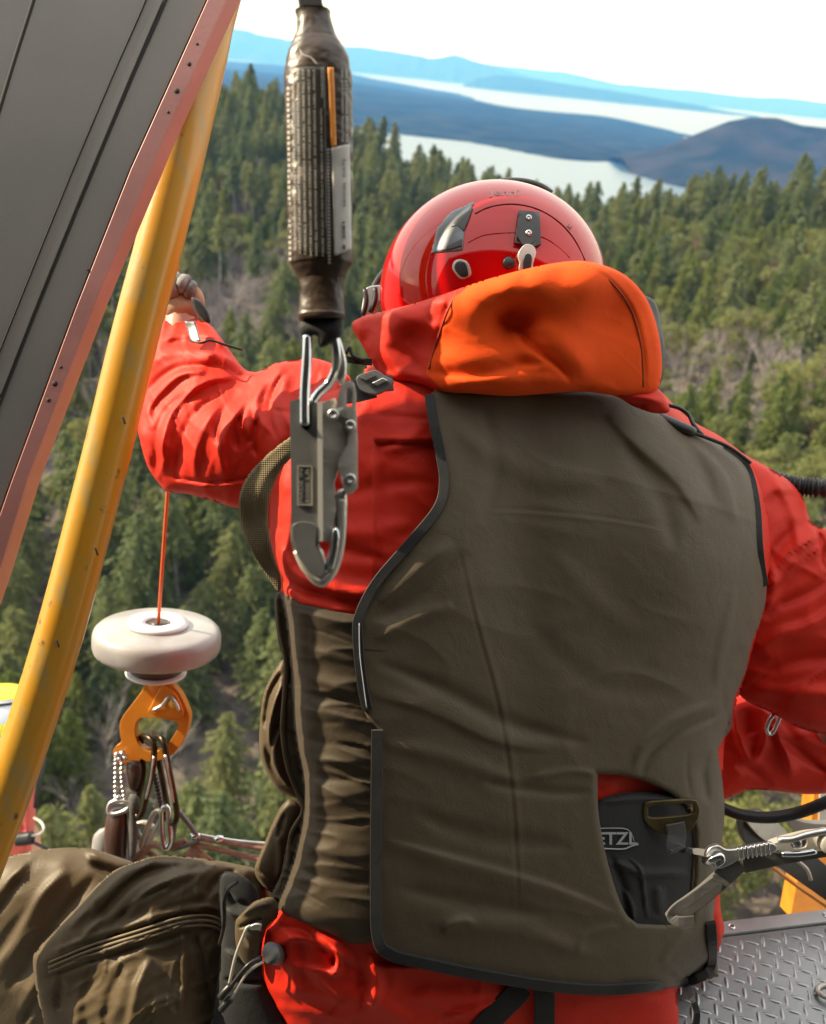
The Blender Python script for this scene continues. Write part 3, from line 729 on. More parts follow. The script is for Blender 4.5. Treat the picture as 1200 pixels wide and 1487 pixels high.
M_gold = simple('orange anodised hook', (.72, .27, .025), .35, .25, c2=(.60, .20, .02), scale=25, bump=.1, bscale=400, coat=.3)
M_yellow = simple('worn yellow paint and painted sheen', (.62, .27, .012), .34, 0, c2=(.42, .24, .05), scale=9, bump=.35, bscale=60, coat=.5, detail=12)
t = M_yellow.node_tree; nn_ = [n for n in t.nodes if n.type == 'TEX_NOISE'][0]; g = [n for n in t.nodes if n.type == 'TEX_COORD'][0]
mp_ = N(t, 'ShaderNodeMapping'); mp_.inputs['Scale'].default_value = (4.5, 4.5, .5); t.links.new(g.outputs['Object'], mp_.inputs[0]); t.links.new(mp_.outputs[0], nn_.inputs['Vector'])
cr_ = [n for n in t.nodes if n.type == 'VALTORGB'][0].color_ramp; cr_.elements[0].color = (.58, .28, .018, 1); cr_.elements[1].color = (.44, .29, .08, 1); k = cr_.elements.new(.56); k.color = (.54, .29, .03, 1)  # pale streaks along the pole: wear plus its dull highlight painted in
n5 = N(t, 'ShaderNodeTexNoise', Scale=38, Detail=8); t.links.new(g.outputs['Object'], n5.inputs['Vector']); r5 = N(t, 'ShaderNodeValToRGB'); r5.color_ramp.elements[0].position = .66; r5.color_ramp.elements[1].position = .72
m5 = N(t, 'ShaderNodeMix', _data_type='RGBA'); m5.inputs['B'].default_value = (.13, .085, .04, 1); bs_ = t.nodes['Principled BSDF']
t.links.new(n5.outputs['Fac'], r5.inputs[0]); t.links.new(r5.outputs[0], m5.inputs['Factor']); t.links.new([n for n in t.nodes if n.type == 'VALTORGB'][0].outputs[0], m5.inputs['A']); t.links.new(m5.outputs['Result'], bs_.inputs['Base Color'])
M_grey = simple('grey door panel paint', (.21, .19, .17), .6, 0, c2=(.18, .165, .15), scale=6, bump=.15, bscale=300)
M_pink = simple('faded red frame paint', (.50, .21, .18), .5, 0, c2=(.38, .16, .135), scale=9, bump=.2, bscale=200)
M_groove = simple('dark seam', (.02, .018, .018), .8)
M_rubber = simple('black rubber', (.016, .017, .018), .45, 0, c2=(.024, .025, .026), scale=30)
M_white = simple('milky bumper plastic', (.37, .36, .36), .35, 0, c2=(.26, .25, .25), scale=11, bump=.15, bscale=200, coat=.3)
M_wash = simple('white washer', (.75, .75, .77), .3, 0)
M_brownr = simple('brown rubber', (.05, .02, .014), .4, 0, c2=(.03, .014, .01), scale=30, coat=.3)
M_cable = simple('orange cable', (.75, .13, .03), .5, 0)
M_helm = simple('glossy red helmet paint', (.42, .001, .002), .5, 0, coat=1.0, spec=0)
M_tape = simple('grey reflective tape', (.16, .18, .20), .4, .2, c2=(.07, .08, .09), scale=30)
M_dark = simple('black plastic', (.015, .015, .016), .4, 0, bump=.1, bscale=400)
M_print = simple('white print', (.40, .38, .34), .6)
M_printg = simple('grey print', (.34, .36, .40), .6)
M_label = simple('white label', (.55, .53, .50), .5, 0, c2=(.46, .45, .43), scale=60)
M_lorange = simple('orange label stripe', (.72, .25, .02), .5)
M_sleeve = simple('brown shrink sleeve', (.050, .030, .018), .38, 0, c2=(.035, .02, .012), scale=22, bump=.8, bscale=90, coat=.12)
M_skin = simple('skin', (.55, .28, .20), .5, 0, c2=(.48, .23, .17), scale=30)
M_floor = simple('aluminium tread plate', (.33, .34, .35), .38, .75, c2=(.24, .25, .255), scale=9, bump=.25, bscale=150, detail=9)
M_lug = simple('worn aluminium lugs', (.36, .37, .38), .36, .8)
M_trim = simple('aluminium sill', (.55, .56, .57), .35, .7, c2=(.44, .45, .46), scale=14)

# ================================================================== the helicopter
# door panel, upper left, with its faded red frame
PD = .98
def pdep(p): return PD + (p[:, 0] - 160) * .00012
dp = root('door_frame', P(100, 200, PD), 'sloping grey door panel edged in faded red, upper left beside the yellow pole', 'door frame')
plate('panel', [(-260, -260), (345, -260), (299, 0), (188, 245), (108, 447), (14, 700), (-70, 930), (-260, 930)], pdep, .03, M_grey, dp, smooth=False, bevel=.002)
plate('edge_strip', [(424, -215), (330, 0), (240, 196), (222, 240), (141, 433), (42, 690), (0, 826), (-60, 1000), (-110, 1000), (-64, 930), (16, 700), (110, 447), (190, 245), (301, 0), (380, -215)], lambda p: pdep(p) - .004, .034, M_pink, dp, smooth=False, bevel=.003)
for q in ([(262, -60), (240, 0), (190, 115), (125, 270), (60, 430), (2, 578), (-40, 690)], [(60, -40), (46, 8), (20, 90), (-4, 170)], [(232, -60), (212, 0), (165, 108), (100, 262), (40, 410), (-20, 560)]):
    w_ = 3.2 if q[0][0] != 232 else 1.2
    tube('seam', [(a, b, PD + (a - 160) * .00012 - .0008) for a, b in q], w_ / F * PD, M_groove, dp, rb=.0012, sides=8)
plate('trim_strip', [(228, 0), (236, 0), (186, 116), (121, 272), (56, 432), (0, 574), (-10, 570), (48, 430), (113, 268), (178, 112)], lambda p: pdep(p) - .0035, .004, M_grey, dp, smooth=False, bevel=.001)
for (a, b, r_) in ((275, 93, 3.2), (257, 132, 4.0), (245, 163, 2.2), (287, 64, 2), (89, 533, 2.2), (80, 557, 4), (71, 581, 3), (128, 392, 1.5)):
    lathe('rivet', P(a, b, PD - .004 + (a - 160) * .00012), -fwd, [(r_ / F * PD, -.001), (r_ / F * PD, .0006), (r_ * .6 / F * PD, .0012), (0.0, .0013)], M_groove, dp, 12)
# yellow pole
yp = root('grab_pole', P(190, 550, 1.06), 'worn yellow grab pole sloping down from the grey door frame', 'pole')
tube('pole', [(380, -230, 1.06), (314, 0, 1.06), (294, 90, 1.06), (260, 240, 1.06), (233, 350, 1.06), (196, 490, 1.06), (150, 680, 1.06), (84, 930, 1.06), (22, 1120, 1.06), (-45, 1300, 1.06), (-120, 1500, 1.06)], 33.5 / F * 1.06, M_yellow, yp, sides=40, step=14)
for (a, b) in ((84, 934), (140, 800), (180, 610)):
    tube('paint_chip', [(a - 2, b - 5, 1.06 - .0270), (a, b, 1.06 - .0274), (a + 2, b + 6, 1.06 - .0270)], .0012, M_groove, yp, rb=.0006, sides=8)

# floor
FZ = CAM_H - 1.13
def gf(a, b, dz=0): return ground(a, b, FZ + dz)
fl = root('cabin_floor', gf(1100, 1420), 'diamond tread plate floor of the cabin, lower right', 'floor')
e0, e1 = gf(1045, 1362), gf(1200, 1343); ed = e1 - e0; ed /= np.linalg.norm(ed); inn = np.cross(ed, (0, 0, 1)); inn = inn if inn @ (gf(1100, 1480) - e0) > 0 else -inn
def fp(u, v, z=0): return e0 + ed * u + inn * v + np.array([0, 0, z])
def box(c0, u, v, w_):
    V = [c0 + a * u + b * v + c * w_ for a in (0, 1) for b in (0, 1) for c in (0, 1)]
    return np.array(V), [(0, 1, 3, 2), (4, 6, 7, 5), (0, 4, 5, 1), (2, 3, 7, 6), (0, 2, 6, 4), (1, 5, 7, 3)]
Zu = np.array([0, 0, 1.0])
put('deck', *box(fp(-.95, 0, -.02), ed * 1.9, inn * .9, Zu * .02), M_floor, fl, False)
hole_u = None
V, f = box(fp(-.95, -.022, -.018), ed * 1.9, inn * .0205, Zu * .024); o = put('sill_strip', V, f, M_trim, fl, False)
put('skirt', *box(fp(-.95, -.02, -.12), ed * 1.9, inn * .02, Zu * .1), M_grey, fl, False)
for u in (.026, .19):
    lathe('screw', fp(u, -.012, .006), Zu, [(.0052, 0), (.0048, .0012), (.0022, .0016), (0, .0012)], M_steelb, fl, 20)
# raised lugs of the tread plate
an = np.linspace(0, 2 * math.pi, 10, endpoint=False); lugV, lugF = [], []
def lug_mesh(dirn):
    V, n = [], 12; d = np.array([math.cos(dirn), math.sin(dirn)]); s = np.array([-d[1], d[0]])
    for k, (r_, z) in enumerate(((1, 0), (.72, .0011), (.3, .0016))):
        for a in np.linspace(0, 2 * math.pi, n, endpoint=False): q = d * math.cos(a) * .0105 * r_ + s * math.sin(a) * .0030 * r_ * (1 if k else 1); V.append((q[0], q[1], z))
    f = [tuple(range(2 * n, 3 * n))]
    for k in range(2):
        for j in range(n): f.append((k * n + j, k * n + (j + 1) % n, (k + 1) * n + (j + 1) % n, (k + 1) * n + j))
    me = mesh(V, f, 'lug'); me.materials.append(M_lug); me.shade_smooth(); return me
lm = [lug_mesh(R(28)), lug_mesh(R(112))]
rotm = Matrix((tuple([ed[0], inn[0], 0]), tuple([ed[1], inn[1], 0]), (0, 0, 1))); rest_ = []
nl = 0
for i in range(-10, 22):
    for j in range(0, 26):
        u = i * .0185 + .01; v = .014 + j * .0185; w3 = fp(u, v); x, y, _ = proj(w3[None]); k = (i + j) % 2
        if 960 < x[0] < 1215 and y[0] < 1500:
            o = bpy.data.objects.new('lug', lm[k]); col.objects.link(o); o.parent = fl; o.matrix_local = Matrix.Translation(Vector(w3 - np.array(fl['_b']))) @ rotm.to_4x4(); nl += 1
print('LUGS', nl)

# cabin shell round the camera: the operator sits in its open doorway
M_liner = simple('grey cabin lining', (.30, .29, .27), .7, 0, c2=(.25, .24, .225), scale=5, bump=.1, bscale=200)
cb_ = root('cabin', (0, -.5, CAM_H + .5), 'grey lined helicopter cabin round the doorway', 'cabin')
def slab(name, x0, x1, y0, y1, z0, z1, mat, parent):
    V = [(x, y, CAM_H + z) for x in (x0, x1) for y in (y0, y1) for z in (z0, z1)]
    return put(name, V, [(0, 1, 3, 2), (4, 6, 7, 5), (0, 4, 5, 1), (2, 3, 7, 6), (0, 2, 6, 4), (1, 5, 7, 3)], mat, parent, False)
slab('roof', -1.25, 1.45, -1.6, .50, .55, .60, M_liner, cb_)
slab('rear_wall', -1.25, 1.45, -1.65, -1.6, -1.13, .60, M_liner, cb_)
slab('side_wall', -1.30, -1.25, -1.65, .50, -1.13, .60, M_liner, cb_)
slab('side_wall', 1.45, 1.50, -1.65, .50, -1.13, .60, M_liner, cb_)
slab('cabin_deck', -1.25, 1.45, -1.6, .16, -1.17, -1.131, M_floor, cb_)

# yellow post and grey jointed arm outside the door, right
yb = root('yellow_post', P(1180, 1200, 1.75), 'orange-yellow post standing outside the door behind the grey arm', 'post')
plate('post', [(1186, 1120), (1260, 1120), (1255, 1362), (1148, 1332), (1160, 1268), (1178, 1200)], 1.75, .05, M_gold, yb, smooth=False, bevel=.004)
plate('cover', [(1193, 1120), (1262, 1120), (1262, 1240), (1188, 1236)], 1.745, .012, M_alu, yb, smooth=False, bevel=.003)
ga = root('grey_arm', P(1150, 1230, 1.42), 'grey folding metal arm outside the door at lower right', 'metal arm')
plate('arm_plate', [(1080, 1192), (1096, 1184), (1118, 1186), (1150, 1215), (1210, 1265), (1300, 1340), (1290, 1375), (1200, 1308), (1120, 1252), (1085, 1226)], lambda p: 1.42 + (p[:, 0] - 1080) * .0006, .03, M_rubber, ga, bevel=.004)
plate('top_face', [(1083, 1190), (1096, 1184), (1118, 1186), (1150, 1214), (1160, 1226), (1128, 1228), (1104, 1216)], lambda p: 1.405 + (p[:, 0] - 1080) * .0006, .02, M_alu, ga, bevel=.003)
plate('upper_plate', [(1148, 1190), (1180, 1196), (1260, 1200), (1260, 1222), (1168, 1216)], 1.44, .02, M_alu, ga, bevel=.002)
tube('edge_rod', [(1118, 1256, 1.43), (1160, 1288, 1.45), (1215, 1326, 1.48), (1290, 1380, 1.5)], .0035, M_gold, ga)
tube('slot_rod', [(1158, 1250, 1.42), (1172, 1262, 1.42), (1178, 1278, 1.42)], .003, M_alu, ga)
hs = root('black_hose', P(1120, 1180, 1.3), 'smooth black hose curving behind the operator above the grey arm', 'hose')
tube('hose', [(1020, 1160, 1.34), (1046, 1172, 1.33), (1080, 1184, 1.32), (1120, 1187, 1.31), (1160, 1180, 1.30), (1200, 1165, 1.28), (1280, 1130, 1.26)], 8.5 / F * 1.3, M_rubber, hs, sides=16)
hc = root('corrugated_hose', P(1170, 706, 1.36), 'black corrugated hose ending at the operator\'s right shoulder', 'hose')
a = smooth3(np.array([(1100, 690, 1.36), (1135, 700, 1.36), (1165, 706, 1.35), (1200, 709, 1.34), (1300, 712, 1.32)], float), 1.0); W = P(a[:, 0], a[:, 1], a[:, 2])
V, f = sweep(W, (13 + 2.2 * np.sin(np.arange(len(W)) * 2 * math.pi / 7.5)) / F * 1.35, sides=20); put('hose', V, f, M_rubber, hc)
rg = root('deck_ring', gf(1205, 1450), 'small steel tie-down ring on the tread plate at the right edge', 'ring')
c = gf(1204, 1444); an = np.linspace(0, 2 * math.pi, 28, endpoint=False)
V, f = sweep(np.array([c + ed * math.cos(t) * .018 + inn * math.sin(t) * .013 + Zu * (.006 + .004 * math.sin(t)) for t in an]), .0035, closed=True, nrm=Zu); put('ring', V, f, M_alu, rg)
# ================================================================== the winch operator, seen from behind
TOR = [(520, 552), (545, 520), (640, 490), (800, 480), (930, 545), (1000, 607), (1055, 640), (1098, 690), (1120, 770), (1118, 860), (1090, 960), (1070, 1020), (1052, 1080), (1050, 1200), (1046, 1310), (1052, 1350), (1040, 1385), (1010, 1410), (985, 1440), (975, 1560), (700, 1600), (470, 1560), (385, 1440), (372, 1400), (378, 1350), (398, 1326), (430, 1240), (442, 1150), (428, 1060), (424, 980), (414, 890), (392, 800), (390, 720), (405, 650), (440, 590), (480, 556)]
torL = [smooth_loop(TOR, 8)]; torF = Field(torL)
def tbase(p):     # the back turns a little away to the right and leans out at the top
    return 1.155 + (p[:, 0] - 540) * .00026 + (p[:, 1] - 1000) * -.00002
def tfront(p):
    d, ins, _ = loops_dist(p, torL); h = torF(p, d, ins) * tbase(p) / F
    h = .145 * np.tanh(h / .145)
    sh = .025 * np.exp(-((p[:, 0] - 990) / 90) ** 2 - ((p[:, 1] - 790) / 130) ** 2) - .012 * np.exp(-((p[:, 0] - 760) / 50) ** 2 - ((p[:, 1] - 800) / 220) ** 2) + .012 * np.exp(-((p[:, 0] - 640) / 60) ** 2 - ((p[:, 1] - 780) / 130) ** 2)
    return tbase(p) - h - sh
op = root('person', P(700, 1420, 1.16), 'winch operator in red jacket, olive vest and red helmet leaning out, seen from behind', 'person')

# body: one continuous skin, inside the clothes
def skin(name, joints, bones, mat, parent, sub=1):
    base = np.array(parent['_b']); me = bpy.data.meshes.new(name); names_ = list(joints)
    me.from_pydata([(P(*joints[n][:3]) - base).tolist() for n in names_], [(names_.index(a), names_.index(b)) for a, b in bones], [])
    o = bpy.data.objects.new(name, me); col.objects.link(o); o.parent = parent; o['_b'] = base.tolist()
    md = o.modifiers.new('Skin', 'SKIN'); md.use_smooth_shade = True
    for i, n in enumerate(names_): me.skin_vertices[0].data[i].radius = (joints[n][3],) * 2
    me.skin_vertices[0].data[0].use_root = True
    sb = o.modifiers.new('Sub', 'SUBSURF'); sb.levels = sb.render_levels = sub
    dg = bpy.context.evaluated_depsgraph_get(); nm = bpy.data.meshes.new_from_object(o.evaluated_get(dg)); o.modifiers.clear(); o.data = nm; nm.materials.clear(); nm.materials.append(mat); nm.shade_smooth()
    return o
J = {'pelvis': (690, 1400, 1.17, .09), 'waist': (710, 1150, 1.165, .075), 'chest': (740, 830, 1.17, .09), 'upper': (740, 650, 1.18, .07), 'neck': (725, 540, 1.19, .045), 'chin': (715, 480, 1.22, .05), 'head': (715, 410, 1.22, .08), 'crown': (718, 350, 1.22, .05),
     'shoulderL': (500, 650, 1.17, .045), 'elbowL': (260, 640, 1.22, .033), 'foreL': (255, 540, 1.25, .030), 'wristL': (262, 462, 1.27, .022), 'palmL': (264, 432, 1.28, .024),
     'shoulderR': (1000, 790, 1.30, .035), 'elbowR': (1265, 930, 1.32, .03), 'foreR': (1190, 1095, 1.41, .020), 'wristR': (1100, 1090, 1.43, .018), 'palmR': (1045, 1080, 1.43, .02),
     'hipL': (540, 1440, 1.17, .05), 'kneeL': (170, 1370, 1.15, .035), 'shinL': (180, 1540, 1.14, .03), 'hipR': (700, 1450, 1.22, .05), 'kneeR': (90, 1360, 1.35, .04), 'shinR': (60, 1520, 1.34, .03)}
skin('body', J, [('pelvis', 'waist'), ('waist', 'chest'), ('chest', 'upper'), ('upper', 'neck'), ('neck', 'chin'), ('chin', 'head'), ('head', 'crown'), ('upper', 'shoulderL'), ('shoulderL', 'elbowL'), ('elbowL', 'foreL'), ('foreL', 'wristL'), ('wristL', 'palmL'),
     ('upper', 'shoulderR'), ('shoulderR', 'elbowR'), ('elbowR', 'foreR'), ('foreR', 'wristR'), ('wristR', 'palmR'), ('pelvis', 'hipL'), ('hipL', 'kneeL'), ('kneeL', 'shinL'), ('pelvis', 'hipR'), ('hipR', 'kneeR'), ('kneeR', 'shinR')], M_skin, op)

# jacket body
jf = [([(540, 604), (600, 606), (628, 608)], 3, -.003), ([(545, 655), (590, 650), (632, 640)], 6, .003, 1), ([(530, 700), (560, 660), (620, 620)], 10, .004), ([(420, 700), (500, 712), (600, 700), (640, 706)], 12, -.004),
      ([(440, 760), (520, 772), (600, 760)], 16, .005), ([(420, 830), (480, 800), (560, 812)], 12, -.006), ([(400, 800), (440, 842), (520, 862), (560, 850)], 13, .011, 1), ([(405, 850), (450, 878), (520, 888)], 9, .008), ([(395, 830), (430, 850), (480, 868)], 6, -.007), ([(395, 760), (410, 800), (420, 850)], 9, .006), ([(405, 700), (400, 760), (412, 800)], 8, -.006),
      ([(385, 1385), (430, 1362), (470, 1372), (520, 1400)], 10, .009, 1), ([(420, 1350), (425, 1400), (432, 1450)], 9, .008), ([(405, 1345), (440, 1352), (478, 1385)], 6, -.008), ([(478, 1372), (492, 1385), (488, 1412), (474, 1410)], 5, .012), ([(483, 1385), (484, 1402)], 4, -.014), ([(540, 1385), (548, 1430), (540, 1465)], 9, .009), ([(520, 1400), (528, 1440), (520, 1470)], 8, -.006),
      ([(440, 1400), (500, 1440), (600, 1480)], 16, .006), ([(560, 1400), (480, 1470), (450, 1500)], 2.5, -.002), ([(600, 1440), (680, 1448), (760, 1440)], 14, .006), ([(640, 1480), (700, 1462), (730, 1450)], 5, .006), ([(830, 1460), (900, 1450), (970, 1455)], 14, .004), ([(1042, 1320), (1050, 1350), (1040, 1380)], 6, .006)]
relief('jacket', TOR, tbase, M_red, op, Hmax=.145, back=.12, field=torF, cell=4.5, folds=jf, wr=[(8, 160, 42, .0045, 3), (100, 130, 60, .0025, 9)], noisy=.0006,
       extra=lambda p: (.012 * np.exp(-((p[:, 0] - 990) / 90) ** 2 - ((p[:, 1] - 790) / 130) ** 2)) - .018 * ((p[:, 0] < 590) & (p[:, 1] > 905) & (p[:, 1] < 1310)) - .01 * ((p[:, 0] > 545) & (p[:, 1] > 640) & (p[:, 1] < 1400) & (p[:, 0] < 1040)))
# left sleeve, raised to the winch cable
sl = [(455, 520), (430, 523), (400, 528), (375, 540), (356, 536), (340, 517), (322, 492), (303, 470), (275, 462), (248, 461), (232, 468), (222, 490), (212, 530), (202, 575), (199, 610), (206, 650), (217, 682), (236, 708), (243, 714), (275, 718), (310, 728), (347, 738), (385, 735), (430, 700), (480, 660), (520, 620), (520, 570), (495, 535)]
sb_ = idw([(260, 465, 1.27), (215, 560, 1.24), (215, 660, 1.20), (330, 640, 1.17), (330, 540, 1.22), (430, 640, 1.13), (500, 600, 1.12), (430, 540, 1.17)])
slf = [([(222, 500), (250, 490), (300, 488), (335, 505)], 7, .007, 1), ([(216, 540), (235, 515), (290, 508), (350, 530), (385, 545)], 9, .009, -1), ([(208, 590), (222, 560), (260, 535), (320, 530)], 6, -.007), ([(222, 625), (216, 600), (225, 580), (262, 545), (300, 540)], 7, .010, 1),
       ([(240, 690), (238, 640), (256, 590), (300, 555), (345, 548)], 8, .012, 1), ([(232, 680), (228, 640), (240, 600), (280, 562)], 6, -.009), ([(258, 700), (262, 650), (285, 600), (330, 568)], 8, -.008), ([(285, 700), (282, 660), (298, 615), (340, 575), (365, 560)], 7, .009, -1), ([(318, 650), (312, 620), (325, 590), (352, 565)], 6, -.010), ([(330, 700), (322, 662), (332, 620), (362, 575)], 7, .010, 1),
       ([(345, 655), (342, 628), (350, 600)], 5, -.008), ([(362, 640), (356, 612), (366, 580), (385, 556)], 7, .009, -1), ([(375, 665), (368, 640), (376, 605)], 5, -.008), ([(392, 630), (374, 600), (378, 568), (400, 540)], 6, .006), ([(403, 640), (392, 600), (400, 560), (425, 535)], 5, -.006), ([(418, 540), (410, 580), (420, 625)], 9, .006),
       ([(246, 692), (300, 699), (360, 694), (400, 680)], 2.6, -.004), ([(246, 698), (300, 706), (360, 701)], 3, .0035), ([(199, 610), (206, 650), (217, 682), (236, 706)], 6, .005), ([(215, 600), (222, 650), (230, 690)], 8, -.006), ([(395, 596), (430, 598), (460, 594)], 2.5, -.003)]
relief('sleeve', sl, sb_, M_red, op, K=.95, Hmax=.09, back=.09, cell=3, folds=slf, wr=[(118, 70, 20, .0035, 23), (60, 60, 18, .002, 5)])
# cuff tab and pull cord
relief('cuff_tab', [(268, 466), (284, 466), (292, 495), (278, 498)], lambda p: sb_(p) - .072, M_tape, op, sheet=.003, edge=3, cell=1.5, smooth=False)
tube('cord', [(276, 494, 1.165), (292, 498, 1.155), (306, 494, 1.16), (325, 500, 1.16), (352, 508, 1.17)], .0016, M_dark, op)
# glove, holding the cable
gl = root('x', P(262, 432, 1.28), '', ''); bpy.data.objects.remove(gl)
M_glove = simple('tan leather glove', (.42, .26, .17), .7, 0, c2=(.33, .19, .12), scale=60, bump=.3, bscale=300)
M_gknit = simple('grey glove back', (.30, .29, .28), .7, 0, c2=(.10, .10, .10), scale=70)
GJ = {'wrist': (266, 470, 1.27, .028), 'palm': (262, 446, 1.275, .031), 'knuckle': (262, 424, 1.28, .028)}
g0 = skin('glove', GJ, [('wrist', 'palm'), ('palm', 'knuckle')], M_glove, op, 2)
fingers = [[(248, 440, 1.26, .010), (238, 425, 1.245, .0095), (236, 410, 1.25, .009), (248, 404, 1.262, .008)],
           [(255, 432, 1.255, .010), (247, 414, 1.24, .010), (250, 402, 1.25, .009), (262, 400, 1.262, .008)],
           [(264, 428, 1.255, .010), (262, 412, 1.24, .0095), (268, 402, 1.25, .009), (275, 408, 1.262, .008)],
           [(273, 432, 1.258, .009), (276, 418, 1.245, .0085), (280, 410, 1.255, .008), (282, 418, 1.265, .007)],
           [(284, 452, 1.27, .011), (290, 440, 1.26, .010), (286, 424, 1.262, .009), (276, 416, 1.268, .008)]]
for i, fg in enumerate(fingers):
    jj = {f'a{k}': q for k, q in enumerate(fg)}
    skin('finger' if i < 4 else 'thumb', jj, [(f'a{k}', f'a{k+1}') for k in range(3)], M_gknit if i < 4 else M_glove, op, 1)
relief('cuff_strap', [(278, 432), (290, 436), (302, 452), (306, 468), (296, 466), (282, 450)], const(1.235), M_black, op, sheet=.006, edge=4, cell=2)
# right upper arm and forearm
ru = [(1040, 640), (1085, 662), (1125, 684), (1150, 702), (1168, 726), (1180, 760), (1215, 772), (1290, 800), (1330, 900), (1310, 1020), (1220, 1062), (1170, 1060), (1120, 1035), (1075, 1010), (1055, 960), (1040, 850), (1020, 720)]
rb_ = idw([(1050, 700, 1.33), (1150, 720, 1.34), (1090, 1000, 1.33), (1200, 800, 1.32), (1200, 1050, 1.30), (1310, 900, 1.30)])
ruf = [([(1096, 740), (1120, 715), (1160, 712)], 10, .007, 1), ([(1105, 830), (1140, 780), (1176, 752)], 9, -.009), ([(1110, 860), (1150, 820), (1186, 770)], 11, .011, 1), ([(1110, 900), (1130, 880), (1190, 850), (1230, 800)], 8, -.009), ([(1095, 950), (1130, 920), (1180, 905), (1240, 860)], 13, .010, -1),
       ([(1100, 985), (1150, 960), (1240, 955)], 12, -.008), ([(1090, 1000), (1140, 1005), (1230, 1010)], 14, .009), ([(1120, 690), (1150, 740), (1160, 800)], 8, .006), ([(1182, 762), (1195, 790), (1200, 830)], 5, -.010), ([(1110, 800), (1125, 850), (1112, 890)], 7, .006)]
relief('sleeve', ru, rb_, M_red, op, K=.8, Hmax=.08, back=.08, cell=4, folds=ruf, wr=[(-35, 80, 26, .005, 51), (20, 90, 40, .003, 52)])
rf = [(1020, 1040), (1050, 1020), (1080, 1010), (1130, 1022), (1200, 1050), (1320, 1040), (1340, 1120), (1200, 1152), (1120, 1148), (1085, 1148), (1052, 1160), (1020, 1150), (1005, 1090)]
rff = [([(1064, 1018), (1070, 1060), (1090, 1105), (1110, 1080), (1112, 1030)], 6, .010), ([(1085, 1030), (1090, 1070)], 12, -.008), ([(1120, 1050), (1140, 1090), (1150, 1130)], 9, .012, 1), ([(1130, 1070), (1170, 1100), (1200, 1120)], 7, -.010), ([(1080, 1110), (1110, 1130), (1120, 1150)], 8, -.008), ([(1150, 1060), (1190, 1080), (1240, 1090)], 12, .009), ([(1060, 1110), (1080, 1130)], 7, .006)]
relief('forearm_sleeve', rf, const(1.43), M_red, op, K=.85, Hmax=.07, back=.07, cell=3.5, folds=rff, wr=[(40, 60, 22, .004, 61)])
tube('carabiner_edge', [(1113, 1058, 1.34), (1122, 1040, 1.335), (1134, 1036, 1.335), (1128, 1052, 1.34), (1120, 1066, 1.345)], .0032, M_steelb, op, closed=True)

# olive side panel and front pockets
sp_ = [(401, 862), (440, 874), (480, 885), (520, 893), (570, 900), (585, 1000), (575, 1350), (548, 1366), (510, 1370), (470, 1352), (430, 1335), (402, 1318), (392, 1304), (408, 1270), (418, 1220), (436, 1180), (432, 1160), (418, 1120), (410, 1070), (412, 1010), (416, 970), (404, 930)]
spf = [([(412, 905), (460, 915), (530, 940)], 2.4, -0.0009), ([(410, 880), (470, 905), (530, 900)], 8.5, 0.0018), ([(415, 960), (450, 985), (530, 1010)], 10.2, 0.0030, 1), ([(418, 985), (460, 1012), (535, 1030)], 7.5, -0.0027), ([(415, 1015), (440, 1030), (530, 1050)], 9.4, 0.0027, -1), ([(412, 1062), (460, 1075), (535, 1085)], 7.5, -0.0030),
       ([(415, 1090), (470, 1104), (538, 1106)], 10.2, 0.0036, 1), ([(420, 1118), (480, 1130), (540, 1128)], 7.5, -0.0027), ([(430, 1150), (490, 1155), (545, 1150)], 12.2, 0.0033, 1), ([(440, 1180), (500, 1195), (545, 1190)], 8.5, -0.0027), ([(425, 1215), (480, 1240), (545, 1245)], 11.2, 0.0033, 1), ([(420, 1250), (470, 1275), (540, 1285)], 7.5, -0.0027), ([(420, 1284), (450, 1300), (480, 1318)], 2.4, -0.0009), ([(410, 1300), (470, 1330), (540, 1350)], 11.2, 0.0018),
       ([(430, 1040), (460, 1048), (500, 1050)], 4.8, -0.0015), ([(440, 1004), (470, 1010), (510, 1022)], 3.8, -0.0015), ([(420, 930), (470, 950), (520, 962)], 7.5, 0.0018)]
spo = relief('side_panel', sp_, lambda p: tfront(p) - .004, M_side, op, sheet=.012, edge=16, cell=2.6, folds=spf, wr=[(8, 140, 20, .003, 71)])
tube('seam', [(a, b, float(tfront(np.array([[a, b]], float))[0]) - .012) for a, b in [(404, 868), (407, 910), (416, 960), (414, 1010), (411, 1060), (418, 1110), (432, 1150), (441, 1178), (424, 1210), (420, 1250), (412, 1290), (402, 1306)]], .0035, M_olive2, op, sides=8)
pk1 = [(412, 958), (398, 975), (384, 1005), (378, 1045), (377, 1085), (384, 1115), (400, 1142), (425, 1158), (440, 1156), (428, 1120), (420, 1080), (420, 1030), (420, 980)]
relief('pocket', pk1, const(1.155), M_olive2, op, K=1.1, cell=2.2, folds=[([(410, 975), (392, 1010), (384, 1060)], 5, -.008), ([(412, 990), (400, 1020), (392, 1060), (396, 1100)], 4, .009), ([(410, 1040), (398, 1070), (392, 1110)], 4, -.008), ([(404, 1060), (398, 1090), (408, 1130), (425, 1145)], 5, .009), ([(385, 1080), (395, 1115), (415, 1140)], 4, -.006)])
pk2 = [(424, 1160), (442, 1180), (430, 1205), (424, 1240), (420, 1285), (410, 1308), (400, 1300), (380, 1285), (370, 1262), (384, 1225), (398, 1190), (412, 1166)]
relief('pocket', pk2, const(1.145), M_olive2, op, K=1.0, cell=2.2, folds=[([(372, 1262), (390, 1278), (408, 1300)], 3, -.005), ([(400, 1200), (408, 1240), (404, 1280)], 6, .006), ([(415, 1180), (402, 1220)], 4, -.005)])

